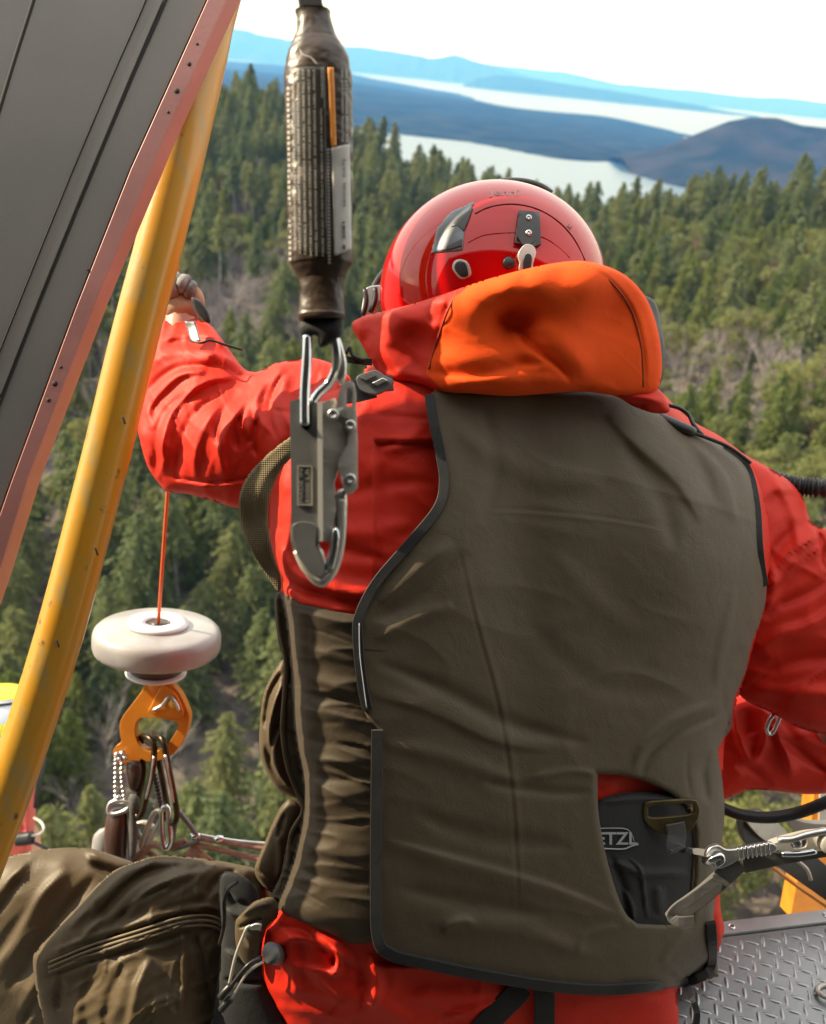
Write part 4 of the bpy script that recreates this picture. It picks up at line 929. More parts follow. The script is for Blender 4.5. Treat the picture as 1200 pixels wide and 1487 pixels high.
# vest
VEST = [(622, 574, 1), (640, 564), (690, 570), (760, 571), (850, 569), (905, 578), (945, 594), (1000, 622), (1050, 648), (1085, 676), (1099, 730), (1104, 800), (1113, 850), (1108, 892), (1092, 935), (1083, 975), (1066, 1018), (1062, 1056), (1046, 1082), (1044, 1100), (1050, 1140), (1052, 1190), (1042, 1280), (1036, 1340), (1042, 1400), (1044, 1418, 1), (1010, 1428), (950, 1436), (880, 1441), (800, 1436), (700, 1420), (610, 1402), (560, 1388), (543, 1368), (541, 1290), (543, 1150), (545, 1060, 1), (528, 1034), (520, 990), (515, 930), (518, 895), (545, 848), (595, 790), (636, 738), (646, 700), (640, 660), (628, 610)]
VH = [(868, 1124, 1), (905, 1126), (945, 1138), (985, 1160), (1004, 1182), (1010, 1220), (1008, 1290), (1004, 1341, 1), (965, 1343), (925, 1341, 1), (908, 1325), (892, 1285), (878, 1232), (869, 1175)]
vf = [([(690, 738), (780, 742), (880, 752), (970, 768)], 2.2, -0.0010), ([(690, 741), (780, 746), (880, 756), (970, 772)], 3.5, 0.0009), ([(662, 780), (690, 900), (722, 1020), (742, 1140), (752, 1300), (748, 1400)], 2.6, -0.0010), ([(668, 780), (696, 900), (728, 1020), (748, 1140), (758, 1300)], 5.0, 0.0010),
      ([(545, 930), (600, 900), (660, 880)], 12.0, 0.0039), ([(530, 905), (600, 870), (680, 800)], 14.0, -0.0039), ([(550, 880), (620, 820), (660, 790)], 12.0, 0.0039, 1), ([(540, 1010), (620, 1030), (720, 1075), (800, 1090)], 15.0, 0.0039, 1), ([(545, 960), (640, 1000), (740, 1050), (860, 1080)], 13.0, -0.0039), ([(560, 1080), (650, 1100), (760, 1140)], 14.0, 0.0033),
      ([(600, 1180), (700, 1215), (830, 1230)], 16.0, -0.0033), ([(560, 1220), (660, 1250), (800, 1290), (900, 1330)], 15.0, 0.0039, -1), ([(580, 1290), (680, 1310), (800, 1330)], 14.0, -0.0033), ([(620, 1340), (740, 1350), (860, 1385)], 16.0, 0.0033), ([(770, 1130), (830, 1120), (868, 1126)], 6.0, 0.0026), ([(860, 1150), (800, 1150), (700, 1135)], 9.0, -0.0033),
      ([(930, 1130), (945, 1100), (985, 1065), (1040, 1040), (1064, 1025)], 6.0, -0.0059, 1), ([(920, 1120), (935, 1085), (975, 1050), (1040, 1020)], 9.0, 0.0052), ([(1092, 930), (1070, 960), (1050, 1000), (1062, 1060)], 5.0, -0.0033), ([(1000, 1085), (998, 1120), (1004, 1160)], 3.0, -0.0020), ([(1035, 1090), (1022, 1120), (1030, 1170)], 8.0, -0.0091), ([(1046, 1090), (1044, 1130), (1048, 1180)], 5.0, 0.0052),
      ([(660, 600), (690, 640), (780, 690), (880, 700)], 22.0, 0.0046), ([(880, 600), (930, 650), (985, 700), (1020, 760)], 20.0, 0.0065, 1), ([(900, 640), (960, 720), (980, 800)], 16.0, -0.0046), ([(1000, 640), (1050, 690), (1070, 760)], 12.0, 0.0046, -1), ([(960, 610), (1010, 660), (1040, 730)], 12.0, -0.0039), ([(700, 590), (720, 680), (700, 760)], 14.0, -0.0033), ([(1080, 780), (1070, 870), (1060, 960)], 2.0, -0.0010), ([(1070, 850), (1050, 940), (1040, 1000)], 9.0, 0.0039), ([(640, 1355), (665, 1340), (690, 1338)], 5.0, 0.0039, 1), ([(860, 1130), (930, 1145), (1000, 1190), (1020, 1230)], 2.5, -0.0013),
      ([(840, 1390), (850, 1360), (900, 1345)], 7.0, 0.0026), ([(960, 1400), (980, 1370), (1000, 1350)], 6.0, 0.0026), ([(800, 800), (900, 900), (1000, 900)], 20.0, 0.0020), ([(760, 900), (860, 990), (980, 1010)], 18.0, -0.0020), ([(885, 1240), (905, 1300), (925, 1350)], 4.0, 0.0026)]
vb = lambda p: tfront(p) - .012
ve = relief('vest', VEST, vb, M_olive, op, sheet=.006, edge=10, cell=3.2, holes=[VH], folds=vf, wr=[(14, 190, 60, .0016, 81)], noisy=.0005)
def vd(a, b, off=.0205): return float(tfront(np.array([[a, b]], float))[0]) - off
def on(pts, off=.0205): return [(a, b, vd(a, b, off)) for a, b in pts]
tube('piping', on([(624, 574), (630, 612), (640, 660), (645, 700), (636, 738), (596, 788), (547, 846), (522, 895), (520, 930), (526, 992), (534, 1030)], .019), 7.5 / F, M_black, op, flat=True, rb=.0028)
tube('piping', on([(548, 1060), (547, 1150), (546, 1290), (549, 1362), (566, 1384), (612, 1397), (700, 1415), (800, 1431), (880, 1436), (950, 1431), (990, 1426)], .020) + on([(1012, 1420), (1026, 1412), (1033, 1398), (1034, 1370), (1032, 1340)], .030), 8.5 / F, M_black, op, flat=True, rb=.0030)
tube('piping', on([(1052, 650), (1084, 678), (1098, 730), (1103, 800), (1110, 850)], .017), 6.5 / F, M_black, op, flat=True, rb=.0026)
st_ = on([(522, 905), (523, 950), (529, 1000), (533, 1028)], .0225)
tube('stitching', st_, .0006, M_printg, op, sides=6)
tube('stitching', on([(550, 1064), (549, 1100), (549, 1180)], .0225), .0006, M_printg, op, sides=6)
relief('underlay', [(515, 1000), (535, 1028), (548, 1062), (556, 1066), (560, 1200), (530, 1120), (512, 1060)], lambda p: tfront(p) - .010, M_side, op, sheet=.002, edge=5, cell=4)
# harness parts in the opening
pad = [(862, 1170), (900, 1152), (950, 1150), (1000, 1160), (1015, 1190), (1012, 1350), (900, 1350), (872, 1290), (862, 1230)]
relief('harness_pad', pad, lambda p: tfront(p) + .004, M_pad, op, sheet=.012, edge=14, cell=3, folds=[([(870, 1165), (930, 1160), (1000, 1160)], 4, .004), ([(912, 1246), (930, 1262), (936, 1300), (940, 1335)], 2.5, .004), ([(880, 1250), (915, 1262), (935, 1270), (1000, 1268)], 6, .006, 1), ([(885, 1240), (905, 1290), (915, 1340)], 7, -.006), ([(905, 1290), (915, 1310), (920, 1335)], 4, .005), ([(955, 1285), (960, 1330)], 8, .004)])
relief('belt', [(1003, 1170), (1030, 1180), (1038, 1230), (1034, 1345), (1002, 1345), (1007, 1230)], lambda p: tfront(p) - .009, M_belt, op, sheet=.003, edge=5, cell=3)
padd = lambda p: tfront(p) - .0100
lettering('lettering', 'PETZL', (852, 1226), (1, .0), 25, padd, M_printg, op, bold=.02, length=74, off=.001)
tube('logo_outline', [(868, 1203, vd(868, 1203, .010)), (905, 1203, vd(905, 1203, .010)), (916, 1209, vd(916, 1209, .010)), (921, 1222, vd(921, 1222, .0105))], .0006, M_printg, op, sides=6)
tube('logo_outline', [(872, 1232, vd(872, 1232, .010)), (905, 1233, vd(905, 1233, .010)), (916, 1229, vd(916, 1229, .010)), (927, 1226, vd(927, 1226, .0105))], .0009, M_printg, op, sides=6)
M_brass = simple('olive brass buckle', (.13, .10, .045), .42, .6, c2=(.08, .06, .03), scale=40, bump=.2, bscale=300)
bk = plate('buckle', [(936, 1170), (945, 1164), (1004, 1161), (1014, 1167), (1017, 1180), (1012, 1195), (1003, 1206), (985, 1212), (965, 1212), (948, 1204), (936, 1190)], vd(980, 1185, .030), .006, M_brass, op, holes=[[(942, 1176), (946, 1171), (1000, 1167), (1008, 1172), (1008, 1178), (1002, 1183), (948, 1188), (942, 1184)]], bevel=.0015)
lathe('rivet', P(1002, 1177, vd(1002, 1177, .031)), -fwd, [(.0045, 0), (.004, .002), (0, .0026)], M_brass, op, 16)
tube('tape_loop', [(981, 1196, vd(981, 1196, .034)), (983, 1212, vd(983, 1212, .034)), (981, 1228, vd(981, 1228, .036)), (984, 1236, vd(984, 1236, .040))], 15 / F, M_webg, op, flat=True, rb=.0016)
tube('tape_loop', [(972, 1236, vd(980, 1236, .038)), (1000, 1235, vd(1000, 1236, .05)), (1030, 1239, .985)], 3.2 / F, M_webg, op, flat=True, rb=.003)
# leg loop straps below the hem
tube('leg_strap', on([(760, 1432), (745, 1448), (715, 1478), (690, 1510)], .008), 18 / F, M_black, op, flat=True, rb=.0022)
tube('leg_strap', on([(790, 1434), (791, 1460), (790, 1520)], .012), 16 / F, M_black, op, flat=True, rb=.0022)
tube('strap_end', [(999, 1432, vd(999, 1420, .015)), (1005, 1450, 1.07), (1012, 1470, 1.07), (1010, 1495, 1.075)], 5 / F, M_black, op, flat=True, rb=.0018)

# shoulder strap on the left, with its buckle near the neck
relief('shoulder_strap', [(440, 622), (425, 632), (400, 650), (370, 678), (352, 706), (347, 736), (354, 772), (372, 812), (394, 846), (406, 860), (408, 840), (398, 806), (390, 762), (392, 724), (404, 690), (424, 664), (445, 648)], idw([(430, 635, .99), (370, 700, 1.01), (360, 770, 1.03), (400, 850, 1.05)]), M_web, op, sheet=.004, edge=5, cell=2.2, folds=[([(420, 655), (385, 695), (378, 740), (392, 800)], 12, .004)])
tube('shoulder_strap', [(505, 566, 1.035), (530, 560, 1.03), (570, 556, 1.04)], 12 / F, M_webg, op, flat=True, rb=.002)
plate('strap_buckle', [(518, 548), (534, 540), (548, 538), (560, 546), (572, 552), (566, 562), (546, 572), (524, 566)], 1.015, .012, M_steeld, op, bevel=.002)
plate('buckle_bar', [(522, 548), (536, 541), (546, 545), (532, 552)], 1.010, .005, M_steel, op, bevel=.001, smooth=False)
plate('buckle_bar', [(540, 556), (556, 548), (564, 552), (548, 560)], 1.010, .005, M_steel, op, bevel=.001, smooth=False)
tube('shoulder_strap', [(500, 578, 1.03), (520, 575, 1.03), (545, 569, 1.035)], 9 / F, M_webg, op, flat=True, rb=.002)
tube('antenna_clip', [(502, 514, 1.08), (508, 504, 1.08), (512, 516, 1.08), (530, 524, 1.08)], .0022, M_dark, op)
tube('radio_strap', [(498, 520, 1.09), (515, 524, 1.085), (540, 526, 1.09)], 5 / F, M_black, op, flat=True, rb=.002)

# collar, hood
relief('collar', [(540, 540), (640, 530), (760, 520), (880, 540), (950, 562), (968, 582), (972, 598), (950, 600), (920, 590), (880, 572), (760, 560), (640, 556), (570, 552)], const(1.10), M_red, op, K=.7, cell=3.5, folds=[([(880, 575), (930, 578), (965, 585)], 6, .008, 1), ([(900, 585), (940, 590)], 4, -.006)])
HOOD = [(511, 474), (522, 462), (548, 454), (600, 441), (650, 425), (700, 408), (750, 394), (800, 383), (845, 379), (885, 388), (915, 405), (938, 432), (952, 466), (960, 505), (961, 545), (952, 570), (925, 576), (880, 573), (845, 568), (800, 571), (740, 575), (680, 571), (640, 570), (615, 560), (590, 556), (560, 550), (542, 530), (527, 503)]
hb_ = idw([(515, 475, 1.12), (600, 500, 1.10), (750, 470, 1.09), (900, 480, 1.10), (950, 540, 1.10), (700, 560, 1.06), (845, 390, 1.03), (780, 395, 1.02), (740, 400, 1.02), (700, 412, 1.03), (650, 428, 1.045), (600, 445, 1.07)])
hdf = [([(848, 381), (890, 410), (920, 455), (934, 510), (936, 568)], 3.1, -0.0015), ([(853, 381), (896, 410), (926, 455), (940, 510), (942, 568)], 6.4, 0.0020), ([(752, 470), (762, 492), (785, 512), (812, 532), (830, 556)], 6.4, -0.0079, 1), ([(770, 458), (800, 490), (838, 520), (850, 555)], 20.2, 0.0070), ([(745, 478), (755, 500), (778, 520), (800, 535)], 11.3, 0.0050),
       ([(622, 540), (690, 545), (760, 530), (800, 528)], 11.3, -0.0059, 1), ([(640, 556), (720, 556), (800, 552), (838, 562)], 15.2, 0.0050), ([(620, 520), (700, 520), (770, 510)], 22.8, 0.0040), ([(660, 418), (648, 450), (632, 500), (622, 540)], 3.7, -0.0025), ([(700, 420), (745, 430), (760, 470)], 17.7, 0.0030), ([(560, 470), (600, 480), (650, 470)], 22.8, 0.0030),
       ([(540, 478), (532, 495), (545, 520), (575, 545)], 8.8, -0.0050), ([(524, 470), (520, 485), (535, 515)], 7.6, 0.0040), ([(560, 500), (590, 520), (620, 540)], 10.1, -0.0030), ([(570, 540), (600, 545), (625, 560)], 7.6, 0.0030), ([(620, 470), (640, 455), (655, 440)], 12.7, -0.0040), ([(800, 400), (860, 440), (890, 520)], 31.6, 0.0025), ([(820, 575), (860, 560), (900, 566)], 10.1, 0.0020), ([(720, 450), (735, 470), (760, 485)], 7.6, -0.0025)]
relief('hood', HOOD, hb_, [M_orange, M_red], op, K=.75, Hmax=.075, back=.06, cell=3, folds=hdf, wr=[(20, 110, 30, .0009, 91)], matpoly=[(480, 420), (600, 400), (662, 410), (680, 414), (655, 440), (640, 480), (620, 535), (622, 545), (640, 575), (560, 600), (480, 560)])

HT = Field([smooth_loop(HOOD, 6)])
def hood_d(a, b):
    p = np.array([[a, b]], float); h = HT(p)[0] * hb_(p)[0] / F * .75; return hb_(p)[0] - .075 * math.tanh(h / .075) - .0005
M_seam = simple('dark orange seam', (.30, .03, .004), .7)
tube('seam', [(a, b, hood_d(a, b)) for a, b in [(664, 424), (652, 448), (640, 480), (630, 510), (623, 536)]], .0013, M_seam, op, sides=8, rb=.001)
tube('seam', [(a, b, hood_d(a, b)) for a, b in [(852, 386), (888, 410), (916, 448), (931, 500), (935, 562)]], .0012, M_seam, op, sides=8, rb=.001)
# helmet
M_helm.node_tree.nodes['Principled BSDF'].inputs['Coat IOR'].default_value = 1.5
hm_c = P(715, 428, 1.23); SR = 163 / F * 1.23
def helm(name, mat, rx, ry, rz_, c, zcut=-.2, parent=None):
    V, f = [], []; nu, nv = 72, 40
    for j in range(nv + 1):
        t = math.pi * j / nv * .72
        for i in range(nu):
            a = 2 * math.pi * i / nu; x, y, z = math.sin(t) * math.cos(a), math.sin(t) * math.sin(a), math.cos(t)
            V.append(c + rt * x * rx * (1.0 if x < 0 else 1.0) + up * z * ry + fwd * y * rz_)
    for j in range(nv):
        for i in range(nu): f.append((j * nu + i, j * nu + (i + 1) % nu, (j + 1) * nu + (i + 1) % nu, (j + 1) * nu + i))
    f.append(tuple(nv * nu + i for i in range(nu)))
    return put(name, V, f, mat, parent)
hl = helm('helmet', M_helm, SR, SR * .94, SR * 1.12, hm_c, parent=op)
def hd(a, b, off=0.0):
    """depth of the helmet shell at a pixel"""
    r0 = fwd + (a - 600) / F * rt + (743.5 - b) / F * up; r0n = r0; oc = cam_pos - hm_c
    B_ = np.stack([rt / SR, up / (SR * .94), fwd / (SR * 1.12)]); o_ = B_ @ oc; d_ = B_ @ r0n
    A2, B2, C2 = d_ @ d_, 2 * o_ @ d_, o_ @ o_ - 1; q = B2 * B2 - 4 * A2 * C2
    return ((-B2 - math.sqrt(max(q, 0))) / (2 * A2) if q > 0 else 1.23) - off
hdv = lambda off: (lambda p: np.array([hd(a, b, off) for a, b in p]))
def hpts(pts, off=.0005): return [(a, b, hd(a, b, off)) for a, b in pts]
relief('reflective_patch', [(626, 368, 1), (635, 330), (655, 307), (692, 291), (684, 305), (676, 325), (672, 364)], hdv(.0004), M_tape, hl, sheet=.0008, edge=2, cell=2.5, smooth=False)
relief('patch_shape', [(655, 330), (662, 318), (676, 308), (688, 300), (680, 322), (674, 336), (664, 328)], hdv(.0014), M_dark, hl, sheet=.0004, edge=1, cell=1.5, smooth=False)
relief('patch_shape', [(640, 364), (650, 356), (672, 346), (671, 358), (655, 363)], hdv(.0014), M_dark, hl, sheet=.0004, edge=1, cell=1.5, smooth=False)
tube('seam', hpts([(680, 352), (700, 342), (730, 338), (770, 339), (800, 350), (828, 374)]), .0006, M_helm, hl, sides=6)
tube('trim_line', hpts([(690, 310), (712, 300), (745, 296), (780, 303), (812, 322), (835, 348), (850, 378)]), .0009, simple('dark red line', (.12, .002, .004), .3), hl, sides=6)
lettering('lettering', 'H', (822, 331), (.83, .55), 10, hdv(.0006), M_groove, hl, off=.0005)
lettering('lettering', 'Jenni', (712, 283), (1, .02), 13, hdv(.0006), simple('grey name', (.30, .16, .17), .5), hl, bold=.01, length=42, off=.0005)
plate('bracket', [(754, 305), (784, 308), (786, 355), (774, 358), (748, 352)], lambda p: hdv(.008)(p), .006, M_dark, hl, smooth=False, bevel=.0014)
for q in ((768, 316), (768, 338)):
    lathe('screw', P(q[0], q[1], hd(*q, .0085)), -fwd, [(.0036, -.001), (.0036, .0008), (.0026, .0014), (.001, .0012), (0, .0006)], M_steel, hl, 18)
plate('clip', [(757, 360), (764, 354), (774, 356), (779, 366), (774, 384), (775, 392), (755, 392), (755, 380), (752, 370)], lambda p: hdv(.011)(p), .006, M_alu, hl, bevel=.002)
plate('clip_slot', [(763, 370), (769, 368), (773, 374), (770, 391), (761, 391), (760, 380)], lambda p: hdv(.0125)(p), .004, M_dark, hl, bevel=.001)
def rounded(cx_, cy_, w_, h_, n=16): return [(cx_ + w_ * math.cos(t), cy_ + h_ * math.sin(t)) for t in np.linspace(0, 2 * math.pi, n, endpoint=False)]
plate('vent_rim', [(657, 388), (660, 379), (668, 376), (678, 379), (683, 388), (684, 400), (670, 405), (661, 396)], lambda p: hdv(.0022)(p), .003, M_alu, hl, bevel=.0012)
plate('vent', [(660, 388), (663, 381), (669, 379), (676, 382), (679, 390), (680, 400), (671, 402), (664, 396)], lambda p: hdv(.0032)(p), .003, M_dark, hl, bevel=.0008)
lathe('plug', P(739, 382, hd(739, 382, .001)), -fwd, [(.0072, -.002), (.0072, .002), (.0055, .003), (0, .0032)], M_dark, hl, 24)
tube('visor_rim', [(712, 272, 1.30), (730, 265, 1.30), (760, 265, 1.30), (785, 272, 1.30), (800, 282, 1.30)], .006, M_dark, hl, rb=.008)
# headset at the left
relief('visor_cover', [(571, 372), (580, 362), (588, 372), (576, 402), (562, 415), (563, 392)], const(1.27), M_red, hl, K=.8, cell=2)
tube('headset_band', [(575, 370, 1.31), (562, 390, 1.30), (548, 408, 1.29), (540, 425, 1.28)], 6 / F, M_dark, hl, rb=.006)
plate('headset', [(530, 422), (536, 416), (552, 414), (562, 420), (552, 438), (545, 452), (526, 458), (527, 438)], 1.255, .02, M_steel, hl, bevel=.003)
tube('headset_rib', [(530, 420, 1.25), (532, 438, 1.248), (527, 458, 1.25)], .0035, M_dark, hl)
tube('headset_rib', [(545, 418, 1.25), (545, 436, 1.248), (538, 454, 1.25)], .0035, M_dark, hl)
relief('ear_cup', [(918, 425), (935, 428), (952, 440), (960, 470), (966, 505), (965, 540), (957, 562), (945, 570), (920, 560), (905, 500)], const(1.17), M_rubber, hl, K=.5, cell=2.5, folds=[([(940, 435), (955, 490), (950, 560)], 3, .004)])
# shoulder edge, right: radio handle and cable
relief('radio', [(942, 594), (955, 597), (1000, 616), (1012, 624), (1008, 633), (990, 630), (955, 612), (944, 604)], const(1.17), M_dark, op, K=.9, cell=1.8)
tube('radio_cable', [(968, 588, 1.2), (985, 592, 1.2), (1000, 602, 1.2), (1007, 616, 1.19), (1020, 632, 1.18)], .0028, M_dark, op)
tube('radio_cable', [(1000, 626, 1.17), (1030, 637, 1.18), (1060, 650, 1.19), (1090, 672, 1.2)], .0025, M_black, op)

# trousers
tf1 = [(-60, 1262), (0, 1246), (50, 1235), (90, 1231), (130, 1232), (165, 1242), (215, 1262), (260, 1300), (240, 1420), (160, 1520), (-60, 1560)]
relief('trousers', tf1, const(1.33), M_olive2, op, K=.85, Hmax=.10, back=.08, cell=4, folds=[([(120, 1232), (155, 1245), (190, 1262)], 8, .009), ([(130, 1250), (150, 1262), (190, 1275)], 7, -.015), ([(100, 1260), (60, 1300), (20, 1370), (-20, 1420)], 12, .010, 1), ([(140, 1270), (90, 1330), (40, 1400), (10, 1440)], 10, -.009), ([(160, 1290), (110, 1350), (60, 1420), (30, 1470)], 10, .011, -1), ([(40, 1250), (0, 1300), (-30, 1350)], 10, .008), ([(30, 1270), (-10, 1330)], 8, -.007), ([(90, 1380), (60, 1440), (30, 1490)], 8, -.009)], wr=[(125, 110, 26, .004, 111)])
tf2 = [(48, 1400), (58, 1375), (90, 1340), (125, 1302), (160, 1268), (200, 1250), (240, 1242), (290, 1246), (340, 1254), (378, 1266), (392, 1300), (400, 1400), (400, 1560), (90, 1560), (62, 1480)]
t2f = [([(70, 1385), (130, 1362), (200, 1340), (260, 1322), (310, 1318), (345, 1340)], 5.0, 0.0045), ([(62, 1402), (130, 1378), (200, 1354), (260, 1334), (310, 1332), (340, 1352)], 4.0, -0.0053), ([(60, 1412), (130, 1388), (200, 1364), (265, 1344), (305, 1343), (335, 1362)], 5.0, 0.0053), ([(56, 1425), (130, 1398), (200, 1376), (262, 1356), (300, 1354)], 3.5, -0.0037),
       ([(240, 1248), (190, 1262), (140, 1305), (100, 1350)], 7.0, 0.0067, 1), ([(270, 1256), (205, 1272), (160, 1312), (125, 1352)], 7.0, -0.0083), ([(300, 1262), (230, 1285), (180, 1325)], 8.0, 0.0075, 1), ([(250, 1282), (200, 1308), (165, 1342)], 5.0, -0.0067), ([(150, 1330), (130, 1350), (120, 1365)], 5.0, 0.0045), ([(330, 1256), (290, 1280), (285, 1310)], 14.0, 0.0045), ([(345, 1262), (310, 1285), (300, 1310)], 6.0, -0.0060),
       ([(262, 1345), (268, 1400), (262, 1480)], 7.0, 0.0067), ([(280, 1350), (300, 1420), (312, 1480)], 5.0, -0.0067), ([(220, 1390), (200, 1430), (185, 1500)], 9.0, 0.0075, 1), ([(180, 1400), (160, 1450), (150, 1500)], 8.0, -0.0060), ([(120, 1420), (110, 1470), (115, 1520)], 10.0, 0.0060), ([(90, 1420), (85, 1470)], 8.0, -0.0060), ([(320, 1300), (345, 1330), (362, 1380)], 9.0, 0.0075), ([(340, 1290), (365, 1330), (375, 1380)], 6.0, -0.0090)]
tr = relief('trousers', tf2, idw([(60, 1420, 1.12), (200, 1300, 1.12), (380, 1300, 1.17), (380, 1450, 1.17), (200, 1500, 1.09)]), M_olive2, op, K=.8, Hmax=.11, back=.08, cell=3, folds=t2f, wr=[(150, 90, 18, .0035, 121), (100, 80, 22, .0025, 122)])
tz_ = [(72, 1398), (130, 1374), (200, 1352), (262, 1333), (308, 1331), (338, 1350)]
tzb = idw([(60, 1420, 1.12), (200, 1300, 1.12), (380, 1300, 1.17), (380, 1450, 1.17), (200, 1500, 1.09)])
M_zip = simple('tan zip tape', (.17, .13, .075), .6, 0, c2=(.12, .09, .05), scale=60)
zf = Field([smooth_loop(tf2, 6)])
def zd(a, b):
    p = np.array([[a, b]], float); h = zf(p)[0] * tzb(p)[0] / F * .8; return tzb(p)[0] - .11 * math.tanh(h / .11)
for dy, rr_ in ((0, 2.2), (7, 2.6), (14, 2.0)):
    tube('zip', [(a, b + dy, zd(a, b + dy) - .0035) for a, b in tz_], rr_ / F * 1.05, M_zip, op, sides=10)
# dark gear between thigh and jacket, cord and toggles
relief('hip_pouch', [(318, 1275), (345, 1268), (372, 1290), (382, 1330), (388, 1420), (440, 1560), (300, 1560), (312, 1460), (322, 1360)], const(1.075), M_pad, op, K=.5, cell=3, folds=[([(325, 1320), (350, 1330), (380, 1325)], 5, .006), ([(322, 1380), (350, 1390), (384, 1388)], 5, .006), ([(325, 1420), (350, 1426), (384, 1425)], 5, -.006), ([(330, 1290), (340, 1310), (365, 1315)], 5, -.006)])
relief('trouser_hip', [(342, 1340), (352, 1325), (372, 1308), (398, 1304), (404, 1330), (385, 1350), (372, 1400), (358, 1402), (344, 1378)], const(1.045), M_olive2, op, K=.7, cell=2.2, folds=[([(345, 1348), (365, 1340), (385, 1332)], 3, -.005), ([(360, 1355), (364, 1380)], 5, .006), ([(350, 1330), (375, 1316), (395, 1312)], 4, .005)])
tube('cord', [(345, 1281, 1.03), (332, 1290, 1.02), (326, 1310, 1.015), (326, 1340, 1.015), (319, 1371, 1.02)], .0022, M_dark, op)
tube('cord', [(378, 1350, 1.02), (362, 1345, 1.0), (354, 1358, 1.0), (342, 1390, 1.0), (333, 1430, 1.0)], .0018, M_alu, op)
tube('cord', [(380, 1390, 1.0), (362, 1400, .99), (346, 1418, .99), (336, 1432, .99)], .0022, M_dark, op)
tube('cord', [(383, 1396, 1.0), (360, 1412, .99), (345, 1435, .99), (336, 1450, .99)], .0016, M_alu, op)
for a, b in ((327, 1440), (328, 1458)):
    tube('toggle', [(a + 8, b - 8, .992), (a, b, .99), (a - 7, b + 9, .99)], .0042, M_dark, op, rb=.004)
plate('cord_hook', [(362, 1346), (370, 1342), (380, 1343), (377, 1350), (364, 1351)], 1.0, .004, M_steel, op, bevel=.001)
tube('toggle', [(404, 1386, vd(404, 1386, .006)), (393, 1384, vd(400, 1386, .030))], 13 / F, M_steeld, op, rb=.0118, sides=24)

# ================================================================== tether from the harness to the cabin, right
te = root('tether', P(1060, 1245, .96), 'grey webbing tether with metal adjuster running right from the operator\'s belt', 'tether')
plate('adjuster', [(1026, 1240), (1032, 1231), (1044, 1228), (1056, 1234), (1078, 1232), (1122, 1225), (1126, 1238), (1082, 1246), (1062, 1256), (1046, 1262), (1034, 1258), (1026, 1250)], .95, .008, M_steel, te, holes=[rounded(1042, 1245, 8, 9)], bevel=.0014)
for k in range(8):
    a = 1072 + k * 6.4; b = 1240 - k * 1.15
    tube('ridge', [(a - 1, b - 9, .9475), (a, b, .9465), (a + 1.5, b + 8.5, .9475)], .0012, M_steelb, te, sides=8)
tube('shackle', [(1024, 1250, .955), (1034, 1248, .945), (1046, 1243, .945), (1048, 1250, .945), (1038, 1256, .945)], .0042, M_steelb, te)
plate('jaw', [(1122, 1226), (1168, 1212), (1200, 1208), (1260, 1200), (1260, 1240), (1200, 1236), (1170, 1238), (1126, 1239)], .96, .012, M_alu, te, holes=[[(1150, 1222), (1165, 1216), (1172, 1220), (1170, 1230), (1152, 1232)]], bevel=.0016)
tube('lever', [(1130, 1220, .948), (1150, 1219, .945), (1170, 1213, .945), (1200, 1207, .945), (1250, 1200, .945)], .0036, M_steel, te)
tube('lever', [(1135, 1240, .948), (1160, 1240, .945), (1185, 1236, .945)], .003, M_steelb, te)
lathe('pin', P(1158, 1225, .945), -fwd, [(.005, -.004), (.005, .001), (.003, .002), (0, .0021)], M_steelb, te, 20)
tube('webbing', [(1250, 1222, .975), (1190, 1232, .97), (1130, 1243, .965), (1080, 1254, .96)], 12.5 / F, M_webg, te, flat=True, rb=.0022)
tube('webbing', [(1074, 1252, .956), (1052, 1272, .955), (1020, 1300, .96), (990, 1322, .965), (978, 1334, .97)], 13 / F, M_webg, te, flat=True, rb=.0022)
tube('webbing', [(1040, 1278, .950), (1005, 1304, .952), (984, 1318, .955), (975, 1330, .958), (985, 1338, .955), (1008, 1336, .955)], 7 / F, M_webg, te, flat=True, rb=.0016)
lathe('bolt', P(1203, 1222, .95), -fwd, [(.012, -.01), (.012, .006), (.009, .009), (0, .0092)], M_alu, te, 24)
# ================================================================== hanging lanyard in front: energy absorber and snap hook
LD = .66
la = root('energy_absorber', P(462, 240, LD), 'brown shrink-wrapped energy absorber lanyard with printed label hanging in front', 'lanyard')
cl = np.array([(448, -60), (452, 0), (458, 40), (461, 70), (462, 100), (464, 200), (465, 300), (466, 360), (467, 400), (467, 430), (467, 466)], float)
hw = [(-60, 12), (-5, 13), (2, 22), (14, 27), (22, 24), (45, 27), (62, 35), (80, 45), (105, 48.5), (150, 49), (220, 48), (240, 46), (262, 48), (320, 47), (365, 47), (384, 45), (394, 38), (404, 33), (425, 31), (448, 33), (456, 35), (462, 34), (466, 30)]
hy = np.array([h[0] for h in hw], float); hr = np.array([h[1] for h in hw], float)
def lc(y): return np.interp(y, cl[:, 1], cl[:, 0])
def lr(y): return np.interp(y, hy, hr)
ys = np.unique(np.concatenate([np.linspace(16, 464, 170), [20, 60, 384, 404, 456]])); rr = np.convolve(np.pad(lr(ys), 2, mode='edge'), np.ones(5) / 5, 'valid')
W = P(lc(ys), ys, np.full(len(ys), LD)); an = np.linspace(0, 2 * math.pi, 64, endpoint=False)
V = []
for k in range(len(ys)):
    for a in an:
        crk = 1 + .024 * vnoise(np.array([a * 3.0]), np.array([ys[k] / 14]), 5)[0] + .020 * vnoise(np.array([a * 7.0]), np.array([ys[k] / 4.5]), 6)[0]
        r = rr[k] / F * LD * crk; V.append(W[k] + rt * math.cos(a) * r + fwd * math.sin(a) * r * .62)
f = []; n = 64
for i in range(len(ys) - 1):
    for j in range(n): f.append((i * n + j, i * n + (j + 1) % n, (i + 1) * n + (j + 1) % n, (i + 1) * n + j))
